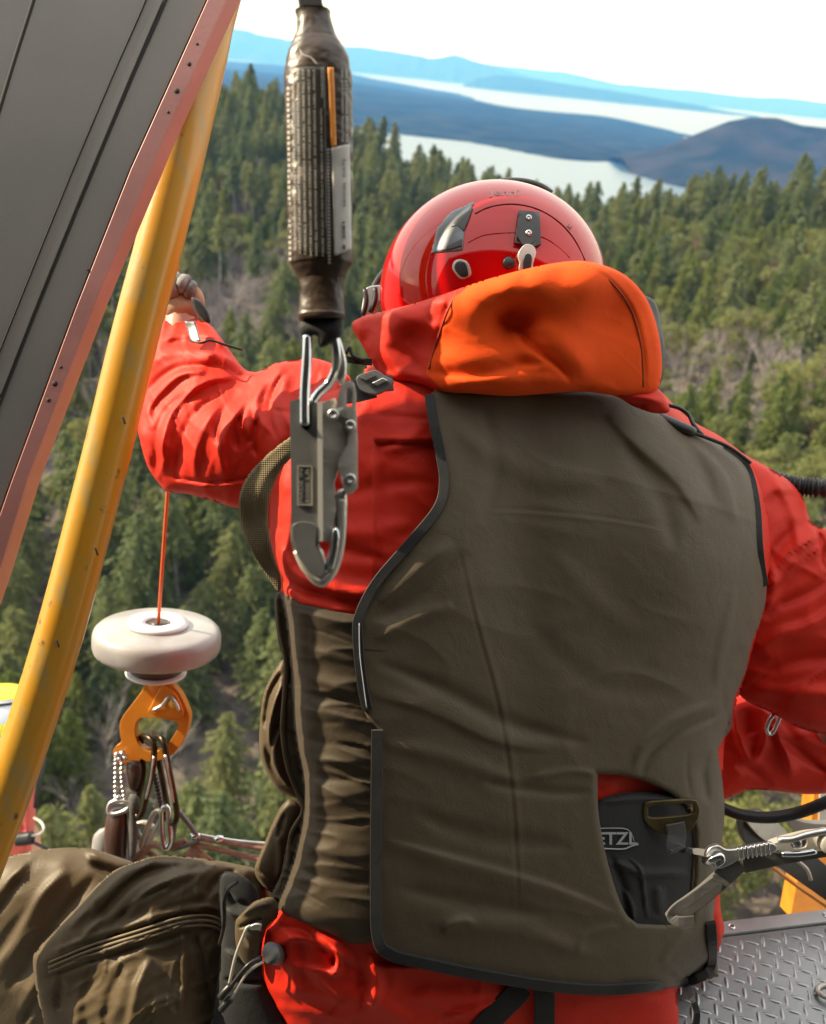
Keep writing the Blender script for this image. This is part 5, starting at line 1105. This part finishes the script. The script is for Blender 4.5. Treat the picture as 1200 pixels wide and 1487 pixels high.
f.append(tuple(range(n))); f.append(tuple((len(ys) - 1) * n + j for j in range(n)))
put('sleeve', V, f, M_sleeve, la)
def sd_(p, off=.0012):
    c = lc(p[:, 1]); r = np.interp(p[:, 1], ys, rr); x = np.clip((p[:, 0] - c) / r, -.995, .995); return LD - r / F * LD * .62 * np.sqrt(1 - x * x) * 1.012 - off
tube('webbing', [(452, -120, LD), (450, -20, LD), (452, 10, LD), (458, 24, LD)], 17 / F * LD, M_black, la, flat=True, rb=.004)
tube('thread', [(436, 62, sd_(np.array([[436., 62.]]))[0]), (438, 78, sd_(np.array([[438., 78.]]))[0]), (452, 84, sd_(np.array([[452., 84.]]))[0]), (462, 95, sd_(np.array([[462., 95.]]))[0])], .0006, M_print, la, sides=6)
relief('printed_label', [(424, 96), (472, 97), (476, 372), (430, 366)], lambda p: sd_(p, .0004), simple('black label', (.012, .012, .012), .35, coat=.4), la, sheet=.0004, edge=1, cell=2.5, smooth=False)
relief('orange_stripe', [(476, 98), (485, 98), (489, 212), (481, 214)], lambda p: sd_(p, .0004), M_lorange, la, sheet=.0006, edge=1, cell=1.8, smooth=False)
relief('paper_label', [(481, 215), (508, 209), (511, 362), (486, 372)], lambda p: sd_(p, .0004), M_label, la, sheet=.0006, edge=1, cell=2.0, smooth=False)
rows = [(470, 4.6, 'FAILURE TO DO SO MAY RESULT IN SERIOUS INJURY OR DEATH', 158, 372), (470, 5.4, 'WARNING', 98, 142), (461, 4.6, 'READ ALL INSTRUCTIONS BEFORE USE. DO NOT REMOVE LABEL. INSPECT', 100, 372), (453, 4.4, 'BEFORE EACH USE. AVOID CONTACT WITH SHARP EDGES AND HEAT OR', 100, 372),
        (445, 4.4, 'CHEMICALS. REMOVE FROM SERVICE AFTER A FALL. MAX FREE FALL 6 FT', 100, 370), (437, 4.2, 'CAPACITY 310 LBS. ARREST FORCE 900 LBS. MADE WITH POLYESTER WEB', 100, 368), (430, 3.6, 'SEE INSTRUCTIONS FOR ALL FURTHER DETAILS ON USE AND CARE', 102, 364)]
for x0, sz, s_, y0, y1 in rows:
    xb = x0 + (y0 - 100) * .012
    lettering('lettering', s_, (xb, y1), (-.012, -1), sz * .92, lambda p: sd_(p, .0012), M_print, la, bold=.0, length=y1 - y0)
for (x0, y0, y1) in ((479, 216, 384), (423, 110, 380), (500, 100, 206), (506, 100, 206)):
    for yy in np.arange(y0, y1, 5.2):
        pass
    s_ = 'IIIIIIIIIIIIIIIIIIIIIIIIIIIIIIIIII' if x0 < 490 else 'POLYESTER WEBBING LOT 2081'
    lettering('stitching' if x0 < 490 else 'lettering', s_, (x0 + (y0 - 100) * .012, y1), (-.012, -1), 5.0 if x0 < 490 else 4.4, lambda p: sd_(p, .0012), M_print, la, bold=.02, length=y1 - y0)
lettering('lettering', 'MODEL  DATE', (503, 300), (-.012, -1), 6, lambda p: sd_(p, .0014), M_groove, la, length=70)
lettering('lettering', '8  2081', (502, 362), (-.012, -1), 6, lambda p: sd_(p, .0014), M_groove, la, bold=.03, length=40)

sn = root('snap_hook', P(470, 660, LD), 'steel snap hook hanging on the energy absorber before the operator\'s back', 'snap hook')
relief('strap_end', [(437, 466), (470, 462), (496, 452), (496, 486), (478, 500), (464, 504), (460, 488), (438, 487)], const(LD), M_black, sn, K=.8, cell=1.8)
tube('shackle', [(447, 488, LD), (446, 520, LD - .004), (443, 570, LD - .008), (443, 618, LD - .012)], 7.6 / F * LD, M_steelb, sn, sides=24)
tube('shackle', [(484, 485, LD), (489, 515, LD + .002), (487, 538, LD + .006), (477, 558, LD + .008), (462, 572, LD + .006), (450, 590, LD + .004)], 7.0 / F * LD, M_steelb, sn, sides=24)
relief('shackle_cheek', [(480, 486), (492, 488), (500, 510), (504, 530), (502, 552), (494, 560), (488, 545), (492, 520)], const(LD + .008), M_steel, sn, K=.8, cell=1.6)
plate('side_plate', [(421, 583), (436, 578, 1), (436, 610), (440, 622), (446, 625), (452, 620), (453, 610), (453, 580, 1), (461, 586), (462, 770), (460, 800), (424, 796)], LD - .010, .016, M_steeld, sn, smooth=False, bevel=.0012)
plate('notch_back', [(434, 576), (455, 576), (455, 630), (434, 630)], LD + .002, .004, M_dark, sn, smooth=False, bevel=.0005)
plate('spine', [(461, 584), (468, 583), (469, 786), (462, 786)], LD - .0135, .020, M_edge, sn, smooth=False, bevel=.0015)
fp_ = lambda p: LD - .011 + np.clip(p[:, 0] - 466, 0, 60) * .00022
plate('front_plate', [(468, 584), (487, 578), (490, 592), (517, 596), (518, 640), (500, 664), (490, 684), (484, 700), (488, 740), (484, 770), (478, 788), (469, 786)], fp_, .012, M_alu, sn, smooth=False, bevel=.0013)
plate('gate_lever', [(488, 600), (492, 570), (499, 556), (508, 552), (514, 556), (517, 570), (517, 598), (519, 640), (519, 708), (512, 716), (504, 718), (499, 712), (491, 674), (493, 668), (505, 645), (508, 610)], lambda p: fp_(p) - .004, .006, M_alu, sn, holes=[[(503, 566), (509, 562), (512, 570), (511, 590), (503, 590)]], smooth=False, bevel=.0012)
for a, b in ((484, 602), (509, 618), (509, 696)):
    lathe('pin', P(a, b, float(fp_(np.array([[a, b]]))[0]) - .0045), -fwd, [(.0042, -.002), (.0042, .0012), (.0036, .0022), (.0022, .0024), (.0016, .0012), (0, .0012)], M_steel, sn, 24)
plate('stamp_frame', [(432, 676, 1), (454, 676, 1), (454, 734, 1), (432, 734, 1)], LD - .0112, .002, M_alu, sn, holes=[[(434, 678, 1), (452, 678, 1), (452, 732, 1), (434, 732, 1)]], smooth=False, bevel=0)
lettering('lettering', 'MADE IN', (440, 731), (0, -1), 7.5, const(LD - .0105), M_alu, sn, length=50)
lettering('lettering', '5000 LB', (449, 731), (0, -1), 7.5, const(LD - .0105), M_alu, sn, length=50)
lettering('lettering', '16', (476, 636), (.1, 1), 8, lambda p: fp_(p) - .0004, M_label, sn)
relief('hook', [(423, 760), (430, 751), (445, 748), (460, 752), (462, 786), (470, 800), (473, 812), (478, 826), (486, 822), (491, 800), (489, 770), (484, 745), (487, 716), (503, 714), (504, 760), (500, 800), (492, 828), (480, 846), (467, 853), (452, 846), (440, 828), (430, 808), (423, 785)], const(LD), M_steel, sn, K=.75, cell=1.5)
plate('hook_face', [(426, 762), (458, 762), (459, 792), (467, 806), (472, 826), (466, 838), (452, 832), (440, 818), (430, 800)], LD - .014, .006, M_steeld, sn, bevel=.0025)
tube('hook_rim', [(430, 800, LD - .008), (442, 825, LD - .010), (460, 842, LD - .010), (476, 840, LD - .010), (488, 818, LD - .008), (496, 780, LD - .006), (497, 725, LD - .004)], .0024, M_alu, sn, rb=.002, sides=16)
relief('gate', [(482, 770), (490, 766), (494, 780), (491, 806), (484, 828), (475, 830), (472, 822), (478, 800)], const(LD - .010), M_steelb, sn, K=1.0, cell=1.4)
lettering('lettering', 'ANSI Z359', (502, 768), (0, -1), 4, const(LD - .008), M_print, sn, length=46)

# ================================================================== winch cable, bumper and hook
CD = 1.50
vert = np.array([0, 0, 1.0]); tiltv = vert * .97 + np.array([0, 1.0, 0]) * .24; tiltv /= np.linalg.norm(tiltv)
c0 = P(230, 905, CD)
ca = root('winch_cable', c0, 'thin orange winch cable running down past the operator\'s arm', 'cable')
top_ = P(262, 330, 1.27); ttop = P(275, 100, 1.19)
V, f = sweep(np.array([c0 - tiltv * .01, c0 * .6 + P(244, 712, 1.40) * .4, P(244, 712, 1.40), P(252, 460, 1.305), top_, ttop, ttop + (ttop - top_) * 2]), .0030, sides=10); put('cable', V, f, M_cable, ca)
wb = root('cable_bumper', c0, 'milky round bumper disc with white washer on the winch cable', 'bumper')
rd = 91 / F * CD
lathe('disc', c0, tiltv, [(.030, -.004), (.052, -.003), (rd * .86, -.005), (rd * .93, -.008), (rd * .975, -.013), (rd * .995, -.020), (rd, -.030), (rd * .995, -.040), (rd * .975, -.046), (rd * .94, -.049), (rd * .80, -.051), (rd * .35, -.052)], M_white, wb, 72)
lathe('washer', c0, tiltv, [(.021, -.002), (.021, .003), (43 / F * CD, .003), (43 / F * CD, -.003)], M_wash, wb, 48)
lathe('bore', c0, tiltv, [(.0215, .0010), (0, .0011)], M_brownr, wb, 32)
lathe('rubber_collar', c0, tiltv, [(.045, -.050), (.054, -.054), (.053, -.064), (.045, -.082), (.041, -.088), (0, -.089)], M_brownr, wb, 48)
lathe('collar_ring', c0, tiltv, [(.038, -.085), (.050, -.086), (.051, -.088), (.050, -.091), (.03, -.092)], M_wash, wb, 48)
lathe('label_patch', c0, tiltv, [(rd * .62, -.0052), (rd * .66, -.0050)], simple('grey smear', (.35, .33, .31), .4), wb, 48)
for a, b, r_ in ((152, 952, .006), (160, 956, .004), (147, 944, .004)):
    lathe('drip', P(a, b, CD - .05), -fwd, [(r_, -.002), (r_ * .8, .003), (0, .004)], M_white, wb, 12)
wh = root('winch_hook', P(225, 1045, CD), 'orange anodised winch hook hanging below the bumper disc', 'hook')
HO = [(212, 990, 1), (246, 990, 1), (262, 1008), (272, 1030), (275, 1042), (272, 1060), (262, 1082), (248, 1098), (232, 1104), (212, 1106), (206, 1102), (196, 1108), (180, 1110), (168, 1104), (164, 1092), (170, 1082), (176, 1078), (174, 1060), (176, 1045), (190, 1025), (205, 1005)]
HI = [(196, 1058), (200, 1046), (210, 1042), (235, 1044), (258, 1050), (256, 1062), (246, 1078), (236, 1088), (220, 1092), (204, 1084), (197, 1070)]
plate('hook_body', HO, CD, .022, M_gold, wh, holes=[HI], bevel=.004, segs=3)
plate('latch', [(233, 998), (240, 996), (256, 1010), (266, 1034), (262, 1044), (238, 1040), (216, 1034), (219, 1026)], CD - .006, .008, M_gold, wh, bevel=.002)
tube('latch_lever', [(222, 1032, CD - .009), (236, 1024, CD - .010), (246, 1012, CD - .010), (256, 1022, CD - .010), (260, 1032, CD - .009)], .0028, M_steel, wh)
lathe('latch_pin', P(252, 1022, CD - .008), -fwd, [(.008, 0), (.0075, .003), (0, .0035)], simple('yellow pin', (.75, .42, .03), .35), wh, 20)
lathe('swivel', P(229, 984, CD + .01), tiltv, [(.017, -.03), (.018, 0), (.016, .02)], M_gold, wh, 32)
M_oval = simple('dark bronze anodised', (.055, .040, .022), .28, .7, c2=(.03, .022, .014), scale=30)
def oval(name, label, pts, r, mat, dep, group=None):
    o = root(name, P(pts[0][0], pts[0][1], dep), label, 'carabiner', group); tube('frame', pts, r, mat, o, closed=True, sides=14, step=3)
    return o
c1 = oval('carabiner', 'black carabiner hanging left in the orange hook, nearer the operator\'s knee gear', [(206, 1070, CD + .015), (214, 1070, CD - .004), (223, 1080, CD - .016), (223, 1110, CD - .02), (214, 1150, CD - .02), (206, 1182, CD - .02), (199, 1184, CD - .012), (200, 1160, CD), (208, 1120, CD + .014), (205, 1085, CD + .018)], .0052, M_oval, CD)
tube('gate', [(224, 1098, CD - .0235), (219, 1130, CD - .0235), (212, 1160, CD - .0235)], .0022, M_steel, c1)
c2 = oval('carabiner', 'long bronze carabiner hanging right in the orange hook', [(222, 1076, CD + .018), (230, 1070, CD - .002), (238, 1078, CD - .018), (244, 1110, CD - .022), (252, 1150, CD - .022), (257, 1180, CD - .022), (254, 1194, CD - .018), (246, 1192, CD - .008), (242, 1165, CD), (232, 1110, CD + .014), (226, 1090, CD + .018)], .0052, M_oval, CD)
tube('gate', [(240, 1096, CD - .0255), (248, 1135, CD - .0255), (253, 1165, CD - .0255)], .0024, M_steel, c2)
# knotted gear below
kt = root('gear_sling', P(205, 1200, CD), 'brown strap pouch and knotted sling hanging from the left of the hook', 'sling')
relief('pouch', [(158, 1180), (170, 1172), (184, 1176), (186, 1200), (184, 1240), (180, 1256), (166, 1256), (152, 1236), (152, 1204)], const(CD), M_brownr, kt, K=1.0, cell=2)
relief('pouch', [(184, 1108), (204, 1106), (206, 1126), (200, 1146), (194, 1150), (186, 1140)], const(CD), M_brownr, kt, K=1.0, cell=2)
relief('tape_knot', [(186, 1158), (198, 1154), (204, 1166), (198, 1182), (200, 1210), (196, 1246), (186, 1244), (186, 1200)], const(CD - .01), M_webg, kt, K=.9, cell=2)
relief('white_pouch', [(134, 1224), (138, 1210), (150, 1202), (160, 1206), (160, 1245), (150, 1260), (134, 1256)], const(CD + .04), M_white, kt, K=.8, cell=2)
tube('ring', [(158, 1172, CD - .012), (165, 1164, CD - .012), (184, 1164, CD - .012), (188, 1172, CD - .012), (176, 1180, CD - .014), (160, 1182, CD - .014)], .004, M_steel, kt, closed=True)
for x0, x1 in ((169, 168), (178, 181)):
    a = smooth3(np.array([(x0, 1098, CD - .006), (x0 - 1, 1130, CD - .008), (x1, 1160, CD - .01)], float), 1.0); W = P(a[:, 0], a[:, 1], a[:, 2])
    V, f = sweep(W, (2.4 + 1.1 * np.sin(np.arange(len(W)) * 1.05)) / F * CD, sides=8); put('spring', V, f, M_steel, kt)
for q in ((170, 1096), (178, 1094), (174, 1102), (182, 1100), (172, 1158)):
    lathe('bead', P(q[0], q[1], CD - .012), -fwd, [(.0045, -.004), (.005, 0), (.003, .004), (0, .005)], M_steelb, kt, 12)
a = smooth3(np.array([(220, 1112, CD + .02), (228, 1140, CD + .02), (234, 1172, CD + .02)], float), 1.0); W = P(a[:, 0], a[:, 1], a[:, 2])
V, f = sweep(W, (4.2 + 1.0 * np.sin(np.arange(len(W)) * 1.3)) / F * CD, sides=8); put('rope', V, f, M_brownr, kt)
st = root('spreader_rigging', P(240, 1220, CD), 'steel carabiners and tan ropes of the load rigging just above the knees', 'rigging')
tube('carabiner', [(236, 1176, CD - .01), (244, 1174, CD - .01), (246, 1196, CD - .012), (248, 1222, CD - .012), (240, 1232, CD - .012), (236, 1212, CD - .01)], .0050, M_steelb, st, closed=True)
tube('carabiner', [(222, 1184, CD), (230, 1178, CD), (236, 1186, CD), (222, 1212, CD), (212, 1232, CD), (206, 1228, CD), (214, 1204, CD)], .0046, M_alu, st, closed=True)
tube('carabiner', [(258, 1182, CD - .005), (266, 1186, CD - .005), (288, 1216, CD - .005), (284, 1222, CD - .005), (256, 1232, CD), (250, 1228, CD)], .0044, M_steeld, st, closed=True)
tube('carabiner', [(198, 1200, CD + .02), (212, 1196, CD + .02), (224, 1206, CD + .02), (214, 1220, CD + .02), (202, 1214, CD + .02)], .006, M_alu, st, closed=True)
M_rope = simple('tan rope', (.30, .20, .15), .8, 0, c2=(.20, .13, .10), scale=80)
for pts in ([(286, 1216, CD), (320, 1222, CD), (360, 1228, CD), (400, 1234, CD), (440, 1238, CD)], [(280, 1226, CD), (320, 1234, CD), (360, 1244, CD), (400, 1250, CD), (440, 1256, CD)], [(276, 1230, CD), (290, 1240, CD), (306, 1252, CD), (310, 1266, CD)],
            [(200, 1250, CD), (220, 1226, CD), (244, 1232, CD), (270, 1220, CD)], [(262, 1252, CD), (276, 1238, CD), (290, 1242, CD)], [(188, 1262, CD + .01), (206, 1238, CD + .01), (222, 1240, CD + .01), (236, 1256, CD)]):
    tube('rope', pts, .0048 if len(pts) > 4 else .006, M_rope, st)
tube('wire', [(288, 1212, CD), (310, 1216, CD), (350, 1222, CD), (400, 1226, CD), (440, 1230, CD)], .0028, M_steel, st)
for q in ((318, 1218), (284, 1214)):
    lathe('ferrule', P(q[0], q[1], CD - .004), rt, [(.005, -.008), (.006, 0), (.005, .008)], M_steelb, st, 12)

# ================================================================== second person beyond the pole
D2 = 2.5
p2 = root('person', P(0, 1260, D2), 'rescuer in yellow-banded white helmet and pink-red suit, mostly behind the yellow pole', 'person')
J2 = {'pelvis': (-25, 1420, D2, .13), 'chest': (-25, 1260, D2, .13), 'neck': (-12, 1160, D2, .06), 'jaw': (-4, 1125, D2 - .03, .075), 'face': (0, 1080, D2, .095), 'crown': (4, 1030, D2 + .02, .08), 'shoulderL': (-80, 1210, D2, .07), 'elbowL': (-120, 1340, D2, .05), 'handL': (-60, 1440, D2 - .1, .04), 'shoulderR': (35, 1225, D2, .07), 'elbowR': (42, 1340, D2, .05), 'handR': (20, 1440, D2 - .1, .04)}
skin('body', J2, [('pelvis', 'chest'), ('chest', 'neck'), ('neck', 'jaw'), ('jaw', 'face'), ('face', 'crown'), ('chest', 'shoulderL'), ('shoulderL', 'elbowL'), ('elbowL', 'handL'), ('chest', 'shoulderR'), ('shoulderR', 'elbowR'), ('elbowR', 'handR')], M_skin, p2, 2)
M_suit = cloth('pink red suit', (.60, .11, .085), (.50, .08, .06), .6, .003, .15, 6)
relief('suit', [(-150, 1240), (-90, 1185), (-40, 1150), (0, 1130), (28, 1120), (42, 1100), (50, 1130), (52, 1180), (50, 1250), (60, 1480), (-160, 1480)], const(D2), M_suit, p2, K=.6, Hmax=.2, cell=4, folds=[([(30, 1130), (40, 1180), (34, 1240)], 6, .02), ([(20, 1200), (40, 1205)], 5, -.015)])
M_hw = simple('white helmet shell', (.50, .54, .62), .25, 0, coat=.8); M_hy = simple('yellow helmet band', (.75, .70, .04), .4, 0)
h2 = P(2, 1068, D2 + .01)
def half(name, mat, r, t0, t1, off=0):
    V, f = [], []; nu, nv = 48, 20
    for j in range(nv + 1):
        t = t0 + (t1 - t0) * j / nv
        for i in range(nu):
            a = 2 * math.pi * i / nu; V.append(h2 + rt * math.sin(t) * math.cos(a) * r * .98 + up * math.cos(t) * r + fwd * math.sin(t) * math.sin(a) * r * 1.15)
    for j in range(nv):
        for i in range(nu): f.append((j * nu + i, j * nu + (i + 1) % nu, (j + 1) * nu + (i + 1) % nu, (j + 1) * nu + i))
    return put(name, V, f, mat, p2)
hr_ = 73 / F * D2
hh = half('helmet', M_hw, hr_, .0, 1.45); half('helmet_band', M_hy, hr_ * 1.015, 0, .62); half('helmet_band', M_hy, hr_ * 1.015, 1.12, 1.32)
V, f = sweep(np.array([h2 + rt * math.sin(.72) * math.cos(a) * hr_ * 1.01 + up * math.cos(.72) * hr_ * 1.01 + fwd * math.sin(.72) * math.sin(a) * hr_ * 1.17 for a in np.linspace(0, 6.28, 40, endpoint=False)]), .004, closed=True, nrm=up); put('helmet_cord', V, f, M_dark, p2)
for s in (-1, 1):
    lathe('eye', P(2 + s * 14 - 4, 1078, D2 - .09), -fwd, [(.014, -.006), (.012, .002), (0, .005)], M_dark, p2, 16)
relief('nose', [(-6, 1075), (2, 1075), (5, 1098), (-2, 1104), (-9, 1098)], const(D2 - .09), M_skin, p2, K=1, cell=2)
relief('mouth', [(-14, 1112), (0, 1109), (12, 1112), (0, 1117)], const(D2 - .095), simple('lips', (.40, .10, .09), .5), p2, K=.4, cell=1.5)
tube('chin_strap', [(66, 1100, D2 - .03), (58, 1130, D2 - .06), (54, 1150, D2 - .07), (52, 1172, D2 - .06)], 3.2 / F * D2, M_dark, p2, rb=.006)
tube('mic_boom', [(50, 1188, D2 - .1), (60, 1194, D2 - .13), (64, 1204, D2 - .15), (56, 1212, D2 - .17), (44, 1214, D2 - .18)], .0036, M_alu, p2)
tube('microphone', [(47, 1216, D2 - .18), (36, 1218, D2 - .18), (25, 1219, D2 - .18)], 9 / F * D2, M_dark, p2, rb=.016, sides=16)
tube('cable', [(46, 1222, D2 - .18), (64, 1230, D2 - .18), (90, 1238, D2 - .18), (120, 1244, D2 - .18)], .004, M_dark, p2)

for o in bpy.data.objects:
    if '_b' in o: del o['_b']
